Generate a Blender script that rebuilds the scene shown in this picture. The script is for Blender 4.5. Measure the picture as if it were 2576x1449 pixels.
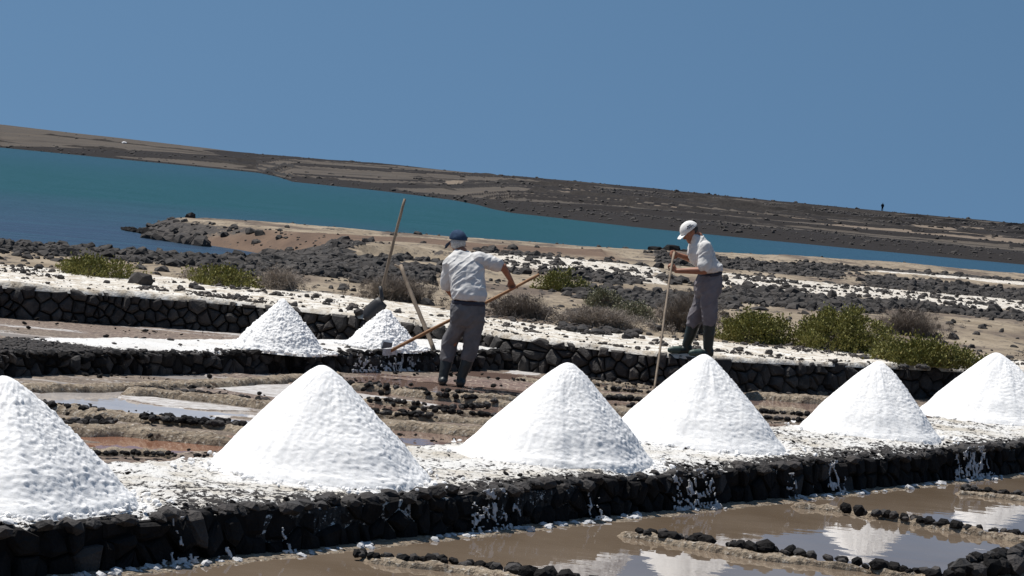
import bpy, bmesh, math, random
import numpy as np
from mathutils import Vector, Matrix

for o in list(bpy.data.objects): bpy.data.objects.remove(o)
S = bpy.context.scene
COL = S.collection
rnd = random.Random(7)
R = math.radians

# ------------------------------------------------------------------ camera
# picture coordinates below are in a 2576 x 1449 frame
FPX, CX, CY, CAMZ = 6400.0, 1288.0, 724.5, 2.2
ROLL, PITCH = R(5.4), R(2.275)
r0, f0 = Vector((1, 0, 0)), Vector((0, math.cos(PITCH), -math.sin(PITCH)))
u0 = r0.cross(f0)
RV = math.cos(ROLL) * r0 + math.sin(ROLL) * u0
UV = -math.sin(ROLL) * r0 + math.cos(ROLL) * u0
cam = bpy.data.objects.new('camera', bpy.data.cameras.new('camera'))
COL.objects.link(cam)
m = Matrix((RV, UV, -f0)).transposed().to_4x4(); m.translation = (0, 0, CAMZ)
cam.matrix_world = m
cam.data.sensor_width = 36; cam.data.lens = 36 * FPX / 2576
cam.data.clip_start = .5; cam.data.clip_end = 20000
S.camera = cam

def ray(x, y):
    return f0 + RV * ((x - CX) / FPX) + UV * ((CY - y) / FPX)
def atz(x, y, z=0.0):
    d = ray(x, y); t = (z - CAMZ) / d.z
    return Vector((d.x * t, d.y * t, z))
def aty(x, y, Y):
    d = ray(x, y); t = Y / d.y
    return Vector((d.x * t, Y, CAMZ + d.z * t))

# ------------------------------------------------------------------ light
SUN = Vector((-.37, .20, .90)).normalized()
el = math.asin(SUN.z); az = math.atan2(SUN.x, SUN.y)
w = bpy.data.worlds.new('World'); S.world = w; w.use_nodes = True
nt = w.node_tree; nt.nodes.clear()
sky = nt.nodes.new('ShaderNodeTexSky'); sky.sky_type = 'NISHITA'; sky.sun_disc = False
sky.sun_elevation = el; sky.sun_rotation = az
sky.air_density = 1.0; sky.dust_density = .3; sky.ozone_density = 2.0; sky.altitude = 0
tc = nt.nodes.new('ShaderNodeTexCoord')
mp = nt.nodes.new('ShaderNodeVectorMath'); mp.operation = 'ADD'; mp.inputs[1].default_value = (0, 0, .42)
hs = nt.nodes.new('ShaderNodeHueSaturation'); hs.inputs['Saturation'].default_value = 1.08; hs.inputs['Hue'].default_value = .488; hs.inputs['Value'].default_value = .92
bg = nt.nodes.new('ShaderNodeBackground'); bg.inputs[1].default_value = .08
ow = nt.nodes.new('ShaderNodeOutputWorld')
nt.links.new(tc.outputs['Generated'], mp.inputs[0]); nt.links.new(mp.outputs[0], sky.inputs['Vector'])
nt.links.new(sky.outputs[0], hs.inputs['Color']); nt.links.new(hs.outputs[0], bg.inputs[0]); nt.links.new(bg.outputs[0], ow.inputs[0])
sl = bpy.data.lights.new('sun', 'SUN'); sl.energy = 4.6; sl.angle = R(.53); sl.color = (1, .965, .92)
so = bpy.data.objects.new('sun', sl); COL.objects.link(so)
so.rotation_euler = SUN.to_track_quat('Z', 'Y').to_euler()
S.view_settings.view_transform = 'Standard'; S.view_settings.look = 'None'
S.view_settings.exposure = .22; S.view_settings.gamma = 1; S.view_settings.use_curve_mapping = False
S.render.engine = 'CYCLES'
S.cycles.max_bounces = 5; S.cycles.diffuse_bounces = 3; S.cycles.glossy_bounces = 3

# ------------------------------------------------------------------ numpy noise
def _h(i, j, k, s):
    with np.errstate(over='ignore'):
        n = (i.astype(np.uint32) * np.uint32(374761393) + j.astype(np.uint32) * np.uint32(668265263)
             + k.astype(np.uint32) * np.uint32(2147483647) + np.uint32((s * 1274126177) & 0xffffffff))
        n = (n ^ (n >> np.uint32(13))) * np.uint32(1274126177)
        n = n ^ (n >> np.uint32(16))
        n = n * np.uint32(2246822519); n = n ^ (n >> np.uint32(15))
    return n.astype(np.float64) / 4294967295.0 * 2 - 1
def vn(P, seed=0):
    P = np.asarray(P, float); I = np.floor(P).astype(np.int64); F = P - I; F = F * F * F * (F * (F * 6 - 15) + 10)
    out = 0
    for a in (0, 1):
        for b in (0, 1):
            for c in (0, 1):
                wt = (F[:, 0] if a else 1 - F[:, 0]) * (F[:, 1] if b else 1 - F[:, 1]) * (F[:, 2] if c else 1 - F[:, 2])
                out = out + wt * _h(I[:, 0] + a, I[:, 1] + b, I[:, 2] + c, seed)
    return out
def fbm(P, sc, octv=4, seed=0, gain=.5):
    P = np.asarray(P, float) * np.asarray(sc, float); o = 0; a = 1.; t = 0
    for i in range(octv):
        o = o + a * vn(P + i * 17.3, seed + i); t += a; a *= gain; P = P * 2.03
    return o / t
def sstep(a, b, x):
    t = np.clip((x - a) / (b - a), 0, 1); return t * t * (3 - 2 * t)

# ------------------------------------------------------------------ mesh helpers
def mesh_np(name, V, F, smooth=False, attr=None):
    me = bpy.data.meshes.new(name); V = np.asarray(V, np.float32); F = np.asarray(F, np.int32)
    me.vertices.add(len(V)); me.vertices.foreach_set('co', V.ravel())
    k = F.shape[1]
    me.loops.add(F.size); me.loops.foreach_set('vertex_index', F.ravel())
    me.polygons.add(len(F)); me.polygons.foreach_set('loop_start', np.arange(0, F.size, k, dtype=np.int32))
    try: me.polygons.foreach_set('loop_total', np.full(len(F), k, np.int32))
    except Exception: pass
    me.polygons.foreach_set('use_smooth', np.full(len(F), smooth, bool))
    me.update(calc_edges=True); me.validate()
    if attr:
        for an, arr in attr.items():
            at = me.color_attributes.new(an, 'FLOAT_COLOR', 'POINT')
            c = np.ones((len(V), 4), np.float32); c[:, :arr.shape[1]] = arr
            at.data.foreach_set('color', c.ravel())
    return me
def link(name, me, mat, parent=None, loc=None, **tags):
    o = bpy.data.objects.new(name, me); COL.objects.link(o)
    if mat is not None and len(me.materials) == 0: me.materials.append(mat)
    if parent is not None: o.parent = parent
    if loc is not None: o.location = loc
    for k, v in tags.items(): o[k] = v
    return o
def thing(name, label, cat, loc=(0, 0, 0), group=None):
    o = bpy.data.objects.new(name, None); COL.objects.link(o); o.location = loc; o.empty_display_size = .1
    o['label'] = label; o['category'] = cat
    if group: o['group'] = group
    return o
def gridF(nr, nc, wrap=False):
    r = np.arange(nr - 1)[:, None]; c = np.arange(nc if wrap else nc - 1)[None, :]
    c2 = (c + 1) % nc
    return np.stack([r * nc + c, r * nc + c2, (r + 1) * nc + c2, (r + 1) * nc + c], -1).reshape(-1, 4)
def polydist(P, poly, closed=False):
    """distance of 2-D points to a polyline, with the parameter along it"""
    P = np.asarray(P)[:, :2]; poly = np.asarray(poly, float)[:, :2]
    n = len(poly); best = np.full(len(P), 1e9)
    for i in range(n if closed else n - 1):
        a = poly[i]; b = poly[(i + 1) % n]; ab = b - a; L = max(ab @ ab, 1e-12)
        t = np.clip(((P - a) @ ab) / L, 0, 1); d = np.hypot(*(P - (a + t[:, None] * ab)).T)
        best = np.minimum(best, d)
    return best
def inside(P, poly):
    P = np.asarray(P)[:, :2]; poly = np.asarray(poly, float)[:, :2]; c = np.zeros(len(P), bool)
    j = len(poly) - 1
    for i in range(len(poly)):
        xi, yi = poly[i]; xj, yj = poly[j]
        if yi != yj:
            k = ((yi > P[:, 1]) != (yj > P[:, 1])) & (P[:, 0] < (xj - xi) * (P[:, 1] - yi) / (yj - yi) + xi)
            c ^= k
        j = i
    return c
def sdist(P, poly):
    return polydist(P, poly, True) * np.where(inside(P, poly), 1, -1)
def pxp(pts, z=0.0): return [tuple(atz(x, y, z)) for x, y in pts]
def resample(pts, step):
    pts = [Vector(p) for p in pts]; Q = [pts[0] * 2 - pts[1]] + pts + [pts[-1] * 2 - pts[-2]]; out = []
    for i in range(1, len(Q) - 2):
        n = max(1, int((Q[i + 1] - Q[i]).length / step))
        for k in range(n):
            t = k / n; a, b, c, d = Q[i - 1], Q[i], Q[i + 1], Q[i + 2]
            out.append(.5 * ((2 * b) + (c - a) * t + (2 * a - 5 * b + 4 * c - d) * t * t + (3 * b - a - 3 * c + d) * t ** 3))
    out.append(pts[-1]); return out

# ------------------------------------------------------------------ materials
class M:
    def __init__(s, name, rough=.9, spec=.3):
        s.m = bpy.data.materials.new(name); s.m.use_nodes = True; s.t = s.m.node_tree; s.b = s.t.nodes['Principled BSDF']
        s.b.inputs['Roughness'].default_value = rough; s.b.inputs['Specular IOR Level'].default_value = spec
        s.co = s.n('ShaderNodeTexCoord').outputs['Object']; s.geo = None
    def n(s, t, **k):
        x = s.t.nodes.new(t)
        for a, v in k.items(): setattr(x, a, v)
        return x
    def L(s, a, b): s.t.links.new(a, b)
    def world(s):
        s.co = s.n('ShaderNodeNewGeometry').outputs['Position']; return s
    def scale(s, v):
        x = s.n('ShaderNodeMapping'); s.L(s.co, x.inputs[0]); x.inputs['Scale'].default_value = v; return x.outputs[0]
    def noise(s, sc, det=4, rough=.55, stretch=None, dist=0):
        x = s.n('ShaderNodeTexNoise'); x.inputs['Scale'].default_value = sc; x.inputs['Detail'].default_value = det
        x.inputs['Roughness'].default_value = rough; x.inputs['Distortion'].default_value = dist
        s.L(s.scale(stretch) if stretch else s.co, x.inputs['Vector']); return x.outputs['Fac']
    def vor(s, sc, feat='F1', stretch=None, out='Distance'):
        x = s.n('ShaderNodeTexVoronoi', feature=feat); x.inputs['Scale'].default_value = sc
        s.L(s.scale(stretch) if stretch else s.co, x.inputs['Vector']); return x.outputs[out]
    def ramp(s, fac, a, b, ca=0., cb=1.):
        x = s.n('ShaderNodeMapRange'); x.inputs[1].default_value = a; x.inputs[2].default_value = b
        x.inputs[3].default_value = ca; x.inputs[4].default_value = cb; s.L(fac, x.inputs[0]); return x.outputs[0]
    def mix(s, fac, a, b, mode='MIX'):
        x = s.n('ShaderNodeMix', data_type='RGBA', blend_type=mode)
        if isinstance(fac, (int, float)): x.inputs[0].default_value = fac
        else: s.L(fac, x.inputs[0])
        for i, v in ((6, a), (7, b)):
            if isinstance(v, tuple): x.inputs[i].default_value = (*v, 1) if len(v) == 3 else v
            else: s.L(v, x.inputs[i])
        return x.outputs[2]
    def math(s, op, a, b=0.):
        x = s.n('ShaderNodeMath', operation=op)
        for i, v in ((0, a), (1, b)):
            if isinstance(v, (int, float)): x.inputs[i].default_value = v
            else: s.L(v, x.inputs[i])
        return x.outputs[0]
    def attr(s, name):
        a = s.n('ShaderNodeAttribute', attribute_name=name); x = s.n('ShaderNodeSeparateColor'); s.L(a.outputs['Color'], x.inputs[0]); return x.outputs
    def color(s, c):
        if isinstance(c, tuple): s.b.inputs['Base Color'].default_value = (*c, 1)
        else: s.L(c, s.b.inputs['Base Color'])
        return s
    def bump(s, h, strength=.5, dist=.02):
        x = s.n('ShaderNodeBump'); x.inputs['Strength'].default_value = strength; x.inputs['Distance'].default_value = dist
        s.L(h, x.inputs['Height']); s.L(x.outputs[0], s.b.inputs['Normal']); return s
    def rnd(s): return s.n('ShaderNodeObjectInfo').outputs['Random']

def mat_basalt(name, dark=(.022, .021, .021), lite=(.075, .07, .066), dust=(.30, .26, .21), dustamt=.68, sc=1.0, rv=.4):
    q = M(name, .85, .35); q.world()
    n1 = q.noise(9 * sc, 5, .6); n2 = q.noise(60 * sc, 3, .7)
    c = q.mix(q.ramp(n1, .35, .65), dark, lite)
    c = q.mix(q.math('MULTIPLY', q.rnd(), rv), c, (.07, .056, .048))
    c = q.mix(q.ramp(n2, dustamt, dustamt + .12), c, dust)
    q.color(c); q.bump(q.math('ADD', n2, q.math('MULTIPLY', q.vor(45 * sc), .6)), .7, .012); return q.m
BASALT = mat_basalt('basalt', (.017, .016, .016), (.055, .051, .048))
BASALT2 = mat_basalt('basalt_dry', (.026, .025, .024), (.078, .072, .066), dustamt=.68)
BASALT3 = mat_basalt('basalt_black_shade', (.005, .0048, .005), (.015, .014, .0135), dustamt=.84, rv=.10)  # black basalt, colour lowered further to hold the shade of the near dyke face
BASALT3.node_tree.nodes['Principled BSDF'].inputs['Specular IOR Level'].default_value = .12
BASALTFAR = mat_basalt('basalt_far', (.016, .015, .0145), (.058, .05, .044), dustamt=.64, sc=.3)

def mat_salt(name, c1=(.88, .865, .84), c2=(.81, .795, .77), bs=.4, sss=.0):
    q = M(name, .8, .25); q.world()
    n = q.noise(28, 5, .7); n2 = q.noise(140, 2, .6)
    q.color(q.mix(q.ramp(n, .4, .62), c1, c2)); q.bump(q.math('ADD', n, q.math('MULTIPLY', n2, .6)), bs, .012); q.b.inputs['Subsurface Weight'].default_value = sss; q.b.inputs['Subsurface Radius'].default_value = (1, 1, 1); q.b.inputs['Subsurface Scale'].default_value = .03; return q.m
SALT = mat_salt('salt', sss=.6)
SALTR = mat_salt('salt_clods', (.87, .855, .83), (.77, .755, .735), .4, .5)
SALTC = mat_salt('salt_crust_grey', (.62, .62, .63), (.40, .40, .40), .6)

# ------------------------------------------------------------------ rocks
def hull_rock(k, npts=18, boxy=0.0, sx=1, sy=1, sz=1):
    rr = random.Random(1000 + k); bm = bmesh.new()
    for i in range(npts):
        z = 1 - 2 * (i + .5) / npts; a = i * 2.39996 + rr.random() * .8; s = math.sqrt(1 - z * z)
        v = Vector((s * math.cos(a), s * math.sin(a), z))
        if boxy:
            mx = max(abs(v.x), abs(v.y), abs(v.z)); v = v * ((1 - boxy) + boxy / mx * .8)
        v *= rr.uniform(.82, 1.08)
        bm.verts.new((v.x * sx, v.y * sy, v.z * sz))
    g = bmesh.ops.convex_hull(bm, input=bm.verts)
    bmesh.ops.delete(bm, geom=[v for v in bm.verts if not v.link_faces], context='VERTS')
    bmesh.ops.triangulate(bm, faces=bm.faces)
    bm.verts.index_update()
    V = np.array([v.co for v in bm.verts]); F = np.array([[v.index for v in f.verts] for f in bm.faces]); bm.free()
    return V, F
TPL = [hull_rock(k, 16) for k in range(10)]
TPLB = [hull_rock(50 + k, 26, .65) for k in range(14)]
TPL_ME = {}
def rock_mesh(kind, k, mat):
    key = (kind, k, mat.name)
    if key not in TPL_ME:
        V, F = (TPL if kind == 'r' else TPLB)[k]; me = mesh_np('stone', V, F, False); me.materials.append(mat); TPL_ME[key] = me
    return TPL_ME[key]
def stone(parent, loc, size, mat, kind='r', rz=None, tilt=.3, name='stone'):
    o = bpy.data.objects.new(name, rock_mesh(kind, rnd.randrange(len(TPL if kind == 'r' else TPLB)), mat))
    COL.objects.link(o); o.parent = parent; o.location = loc; o.scale = size
    o.rotation_euler = (rnd.uniform(-tilt, tilt), rnd.uniform(-tilt, tilt), rnd.uniform(0, 6.28) if rz is None else rz)
    return o
def rubble(name, P, size, mat, flat=.7, seed=1, parent=None, **tags):
    """many loose stones as ONE mesh"""
    g = np.random.default_rng(seed); P = np.asarray(P, float); n = len(P); size = np.broadcast_to(size, (n,))
    Vs, Fs, off = [], [], 0; tid = g.integers(0, len(TPL), n)
    for k in range(len(TPL)):
        idx = np.where(tid == k)[0]
        if not len(idx): continue
        V, F = TPL[k]; a = g.uniform(0, 6.28, len(idx)); ca, sa = np.cos(a), np.sin(a)
        sc = size[idx, None] * g.uniform(.65, 1.35, (len(idx), 3)); sc[:, 2] *= flat
        W = V[None] * sc[:, None, :]; tl = g.uniform(-.3, .3, len(idx))
        X = W[..., 0] * ca[:, None] - W[..., 1] * sa[:, None]; Y = W[..., 0] * sa[:, None] + W[..., 1] * ca[:, None]
        Z = W[..., 2] + X * tl[:, None]
        W = np.stack([X, Y, Z], -1) + P[idx, None, :]
        Vs.append(W.reshape(-1, 3)); Fs.append((F[None] + (np.arange(len(idx)) * len(V))[:, None, None] + off).reshape(-1, 3)); off += W.shape[0] * W.shape[1]
    if not Vs: return None
    return link(name, mesh_np(name, np.concatenate(Vs), np.concatenate(Fs)), mat, parent, **tags)

def vcells(s0, s1, z0, z1, size, g):
    nz = max(1, round((z1 - z0) / (size * .82))); dz = (z1 - z0) / nz; pts = []
    for r in range(-1, nz + 1):
        x = s0 - size + (r % 2) * size * .5
        while x < s1 + size:
            pts.append((x + g.uniform(-.3, .3) * size, z0 + (r + .5) * dz + g.uniform(-.36, .36) * dz, r))
            if g.random() < .22: pts.append((x + g.uniform(.3, .6) * size, z0 + (r + g.uniform(.1, .9)) * dz, r))
            x += size * g.choice((.6, .8, .95, 1.2, 1.6))
    out = []
    for (x, z, r) in pts:
        if r < 0 or r >= nz or not s0 <= x <= s1: continue
        tz = z1 + g.uniform(-.03, .015) if r == nz - 1 else 9; tb = z0 - .03
        poly = [(x - size * 2, tb), (x + size * 2, tb), (x + size * 2, min(tz, z + size * 2)), (x - size * 2, min(tz, z + size * 2))]
        for (a, b, _) in pts:
            if (a == x and b == z) or abs(a - x) > size * 3: continue
            mx, mz = (a + x) / 2, (b + z) / 2; nx, nz_ = a - x, b - z; q = []
            for i in range(len(poly)):
                p0, p1 = poly[i], poly[(i + 1) % len(poly)]
                d0 = (p0[0] - mx) * nx + (p0[1] - mz) * nz_; d1 = (p1[0] - mx) * nx + (p1[1] - mz) * nz_
                if d0 <= 0: q.append(p0)
                if d0 * d1 < 0: t = d0 / (d0 - d1); q.append((p0[0] + (p1[0] - p0[0]) * t, p0[1] + (p1[1] - p0[1]) * t))
            poly = q
            if len(poly) < 3: break
        if len(poly) >= 3: out.append(poly)
    return out
def masonry(parent, place, s0, s1, z0, z1, size, mats, seed, vis, gap=.006, bulge=.035, limit=295):
    """irregular blocks fitted to each other, each a mesh of its own; place(s, z, out) gives the point in the parent's frame"""
    g = random.Random(seed); k = 0; SV, SF = [], []
    for poly in vcells(s0, s1, z0, z1, size, g):
        cx = sum(p[0] for p in poly) / len(poly); cz = sum(p[1] for p in poly) / len(poly); n = len(poly)
        # merge very short edges
        pl = [p for i, p in enumerate(poly) if math.hypot(p[0] - poly[i - 1][0], p[1] - poly[i - 1][1]) > .012]; 
        if len(pl) < 3: continue
        n = len(pl); tx, tz = g.uniform(-.22, .22), g.uniform(-.25, .15); d0 = g.uniform(-.02, .03); rings = []
        for shr, dep in ((gap, -.07), (gap, bulge * .15), (gap + .009, bulge * .55), (size * .25, bulge * .95)):
            ring = []
            for (a, b) in pl:
                L = math.hypot(a - cx, b - cz); f = max(.25, 1 - shr / L); u, v = cx + (a - cx) * f, cz + (b - cz) * f
                ring.append(place(u, v, d0 + dep + (tx * (u - cx) + tz * (v - cz)) * (1 if dep > 0 else 0) + g.uniform(-.009, .009)))
            rings.append(ring)
        cen = place(cx, cz, d0 + bulge * 1.05); o = rings[1][0] * 0 + place(cx, cz, 0)
        V = [p - o for r_ in rings for p in r_] + [cen - o]; F = []
        for r_ in range(3):
            for i in range(n): F.append((r_ * n + i, r_ * n + (i + 1) % n, (r_ + 1) * n + (i + 1) % n, (r_ + 1) * n + i))
        for i in range(n): F.append((3 * n + i, 3 * n + (i + 1) % n, 4 * n))
        wp = o + Vector(parent.location)
        if vis(wp) and k < limit:
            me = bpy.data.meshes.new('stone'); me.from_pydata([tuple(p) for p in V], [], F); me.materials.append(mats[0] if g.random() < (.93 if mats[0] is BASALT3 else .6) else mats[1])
            ob = bpy.data.objects.new('stone', me); COL.objects.link(ob); ob.parent = parent; ob.location = o; k += 1
        else:
            b0 = len(SV); SV += [tuple(p + o) for p in V]; SF += [tuple(b0 + q for q in f) for f in F]
    if SV:
        me = bpy.data.meshes.new('more_stones'); me.from_pydata(SV, [], SF); link('more_stones', me, mats[0], parent, kind='stuff')
    return k
def inview(p, mrg=60):
    d = Vector(p) - Vector((0, 0, CAMZ)); t = d.dot(f0)
    if t < 1: return False
    x = CX + d.dot(RV) / t * FPX; y = CY - d.dot(UV) / t * FPX
    return -mrg < x < 2576 + mrg and -mrg < y < 1449 + mrg

# ------------------------------------------------------------------ layout lines (world metres)
NU = Vector((.553, .833, 0)).normalized(); NV = Vector((-NU.y, NU.x, 0))       # along / across the near dyke
NP = atz(994, 1237, .30)                                                      # a point of its front edge
NZ, NW = .30, 1.85
MP = atz(860, 937, 0); MZ, MW = .25, 1.5                                      # middle dyke, parallel to the near one
BLINE = [(-16, 29.5), (-9, 30.7), (-6.2, 31.2), (-3.4, 32.3), (-1.2, 31.6), (.1, 30.6), (1.2, 30.1), (2.2, 30.0), (3.6, 30.9), (5.2, 32.2), (7.5, 33.6), (16, 38)]
BX = np.array([p[0] for p in BLINE]); BY = np.array([p[1] for p in BLINE]); BZ = .42
_pw = [(x, y, 0) for x, y in BLINE]; _rs = resample(_pw, .1); BX = np.array([p.x for p in _rs]); BY = np.array([p.y for p in _rs])
def by(x): return np.interp(x, BX, BY)
def nco(x, y):      # coordinates along / across the near dyke
    dx, dy = x - NP.x, y - NP.y
    return dx * NU.x + dy * NU.y, dx * NV.x + dy * NV.y
def mco(x, y):
    dx, dy = x - MP.x, y - MP.y
    return dx * NU.x + dy * NU.y, dx * NV.x + dy * NV.y

POOLS = {
 'a': [(30, 998), (180, 986), (290, 980), (330, 990), (470, 1004), (640, 1024), (730, 1038), (640, 1050), (400, 1042), (270, 1030), (90, 1008)],
 'b': [(140, 1120), (400, 1108), (610, 1112), (600, 1131), (450, 1140), (250, 1135), (150, 1132)],
 'c': [(930, 1082), (1120, 1076), (1150, 1088), (1120, 1097), (960, 1102)],
 'e': [(1500, 1060), (1640, 1050), (1600, 1072)],
}
SALTPOOLS = [
 [(530, 978), (640, 969), (760, 967), (880, 985), (1095, 1018), (1060, 1026), (900, 1012), (700, 1004), (620, 990)],
 [(300, 988), (420, 1006), (640, 1028), (640, 1036), (560, 1036), (420, 1024), (310, 1006)],
 [(1480, 938), (1300, 930), (1250, 938), (1330, 944)],
]
WPOOLS = {k: pxp(v) for k, v in POOLS.items()}
WSALT = [pxp(v) for v in SALTPOOLS]

# ------------------------------------------------------------------ pan floor
def build_pans():
    xs = np.arange(-11, 13, .055); ys = np.arange(9, 35, .055)
    X, Y = np.meshgrid(xs, ys); P = np.stack([X.ravel(), Y.ravel(), np.zeros(X.size)], -1)
    s, v = nco(P[:, 0], P[:, 1])
    n = fbm(P, (1.2, 1.2, 1), 5, 3); nf = fbm(P, (9, 9, 1), 3, 9)
    wet = fbm(P, (.35, 1.5, 1), 4, 150); z = .012 + .016 * n + .008 * nf - .05 * sstep(-.05, .12, wet) * (P[:, 1] < 30) * (v > NW + .2) * (Y.ravel() < by(P[:, 0]) - .5)
    front = v < .3
    z = np.where(front, -.06 + .02 * n, z)
    for k, pl in WPOOLS.items():
        d = sdist(P, pl) + .12 * fbm(P, (3, 3, 1), 3, 21)
        z = z + (-.055 - z) * sstep(-.12, .12, d) * (~front)
    salt = np.zeros(len(P))
    for pl in WSALT:
        d = sdist(P, pl) + .15 * fbm(P, (3, 3, 1), 3, 31); salt = np.maximum(salt, sstep(-.05, .1, d))
    z = np.where(salt > .1, np.maximum(z * .3, .006), z)
    # salty rim round the open pools
    for k in ('a',):
        d = sdist(P, WPOOLS[k]); salt = np.maximum(salt, .75 * np.exp(-((d + .05) / .1) ** 2) * (nf > -.3))
    red = sstep(-.1, .5, fbm(P, (.5, .5, 1), 3, 77)) * .35
    md = pxp([(870, 950), (1100, 948), (1660, 985), (1640, 1008), (1300, 1003), (980, 968)])
    red = np.maximum(red, .8 * sstep(-.3, .3, sdist(P, md)))
    wt, wv = mco(P[:, 0], P[:, 1])
    bk = wv > MW                                   # small strip behind the middle dyke
    salt = np.maximum(salt, sstep(.0, .5, fbm(P, (.7, 2.5, 1), 3, 41)) * bk * .62); salt = np.maximum(salt, .42 * sstep(.1, .5, fbm(P, (.6, 2.2, 1), 4, 43)))
    me = mesh_np('pan_floor', np.stack([P[:, 0], P[:, 1], z], -1), gridF(len(ys), len(xs)), True,
                 {'zone': np.stack([salt, red, np.zeros(len(P))], -1)})
    q = M('pan_mud', .75, .4); q.world(); a = q.attr('zone')
    n1 = q.noise(3, 6, .65, (1, 2.2, 1)); n2 = q.noise(22, 4, .7)
    c = q.mix(q.ramp(n1, .35, .65), (.10, .073, .054), (.20, .155, .115))
    c = q.mix(a[1], c, q.mix(q.ramp(n2, .4, .6), (.13, .08, .065), (.20, .13, .105)))
    c = q.mix(q.ramp(n2, .56, .64), c, (.40, .33, .25))
    c = q.mix(q.ramp(q.noise(14, 5, .75, (.7, 1.6, 1)), .57, .62), c, (.03, .026, .024))
    c = q.mix(q.ramp(q.math('ADD', a[0], q.math('MULTIPLY', q.math('SUBTRACT', n2, .5), .9)), .4, .6), c, q.mix(q.ramp(q.noise(7, 5, .7, (1, 2, 1)), .36, .6), (.24, .205, .175), (.56, .54, .52)))
    q.color(c); q.bump(q.math('ADD', n2, n1), .6, .03)
    link('pan_floor', me, q.m, kind='structure')
build_pans()

def mat_water(name, c1, c2, c3=None, bs=.05):
    q = M(name, .008, .5); q.world(); q.b.inputs['IOR'].default_value = 1.42
    n = q.noise(1.3, 3, .5, (1, .7, 1)); c = q.mix(q.ramp(n, .35, .65), c1, c2)
    if c3:
        sx = q.n('ShaderNodeSeparateXYZ'); q.L(q.co, sx.inputs[0]); c = q.mix(q.ramp(sx.outputs[1], 20.2, 21.2), c3, c); c = q.mix(q.ramp(sx.outputs[0], -2.3, -1.5), c, (.20, .135, .108))
    q.color(c)
    h = q.math('ADD', q.noise(1.6, 1, .5, (1, 1.6, 1)), q.math('MULTIPLY', q.noise(5, 1, .5, (.6, 2.6, 1)), .22))
    q.bump(h, bs, .05); return q.m
BRINE = mat_water('brine', (.150, .110, .075), (.190, .145, .105)); BRINEB = mat_water('brine_pale', (.40, .36, .33), (.52, .48, .45), (.24, .12, .075)); BRINEB.node_tree.nodes['Principled BSDF'].inputs['IOR'].default_value = 1.25
_a, _b, _c, _d = NP + NU * -40 + NV * .3, NP + NU * 40 + NV * .3, NP + NU * 40 - NV * 60, NP + NU * -40 - NV * 60
link('pan_water', mesh_np('pan_water', [(p.x, p.y, 0) for p in (_d, _c, _b, _a)], [[0, 1, 2, 3]]), BRINE, kind='structure')
link('pan_water', mesh_np('pan_water_back', [(-30, 4, 0), (30, 50, 0), (30, 30, 0), (-30, 30, 0)][:0] + [(_a.x, _a.y, 0), (_b.x, _b.y, 0), (_b.x - 40, _b.y, 0), (_a.x - 40, _a.y, 0)], [[0, 1, 2, 3]]), BRINEB, kind='structure')
# wider ground under everything, out to the horizon
q = M('plain', .95, .1); q.world(); q.color(q.mix(q.ramp(q.noise(.02, 6, .6), .4, .6), (.10, .085, .07), (.2, .165, .125)))
link('ground', mesh_np('ground', [(-9000, -3000, -1.6), (9000, -3000, -1.6), (9000, 12000, -1.6), (-9000, 12000, -1.6)], [[0, 1, 2, 3]]), q.m, kind='structure')
q2 = M('pan_mud_far', .9, .2); q2.world(); q2.color(q2.mix(q2.ramp(q2.noise(.8, 6, .6), .4, .6), (.16, .12, .08), (.30, .23, .16)))
bmv = [(-60, -20, -.07), (60, -20, -.07), (60, 34, -.07), (-60, 34, -.07)]
link('saltworks_floor', mesh_np('saltworks_floor', bmv, [[0, 1, 2, 3]]), q2.m, kind='structure')

# ------------------------------------------------------------------ dykes (near and middle)
def mat_dyketop(name, thr, sc=1.0):
    q = M(name, .85, .2); q.world(); a = q.attr('zone')
    n1 = q.noise(15 * sc, 5, .72, (1.5, 1, 2)); n2 = q.noise(3.2 * sc, 4, .6)
    cov = q.math('ADD', q.math('MULTIPLY', q.math('SUBTRACT', n1, .25), 1.5), q.math('MULTIPLY', n2, .25))
    cov = q.math('ADD', cov, q.math('MULTIPLY', q.math('SUBTRACT', a[0], .5), .5))
    lt = q.mix(q.ramp(q.noise(2.2, 5, .65), .36, .54), (.56, .51, .43), (.78, .76, .72))
    lt = q.mix(a[1], lt, (.84, .825, .80))
    dk = q.mix(q.ramp(q.noise(40, 3, .6), .4, .6), (.020, .019, .019), (.06, .052, .046))
    q.color(q.mix(q.ramp(cov, thr - .025, thr + .02), dk, lt))
    q.bump(q.math('ADD', n1, q.noise(60, 3, .7)), .9, .025); return q.m

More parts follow.
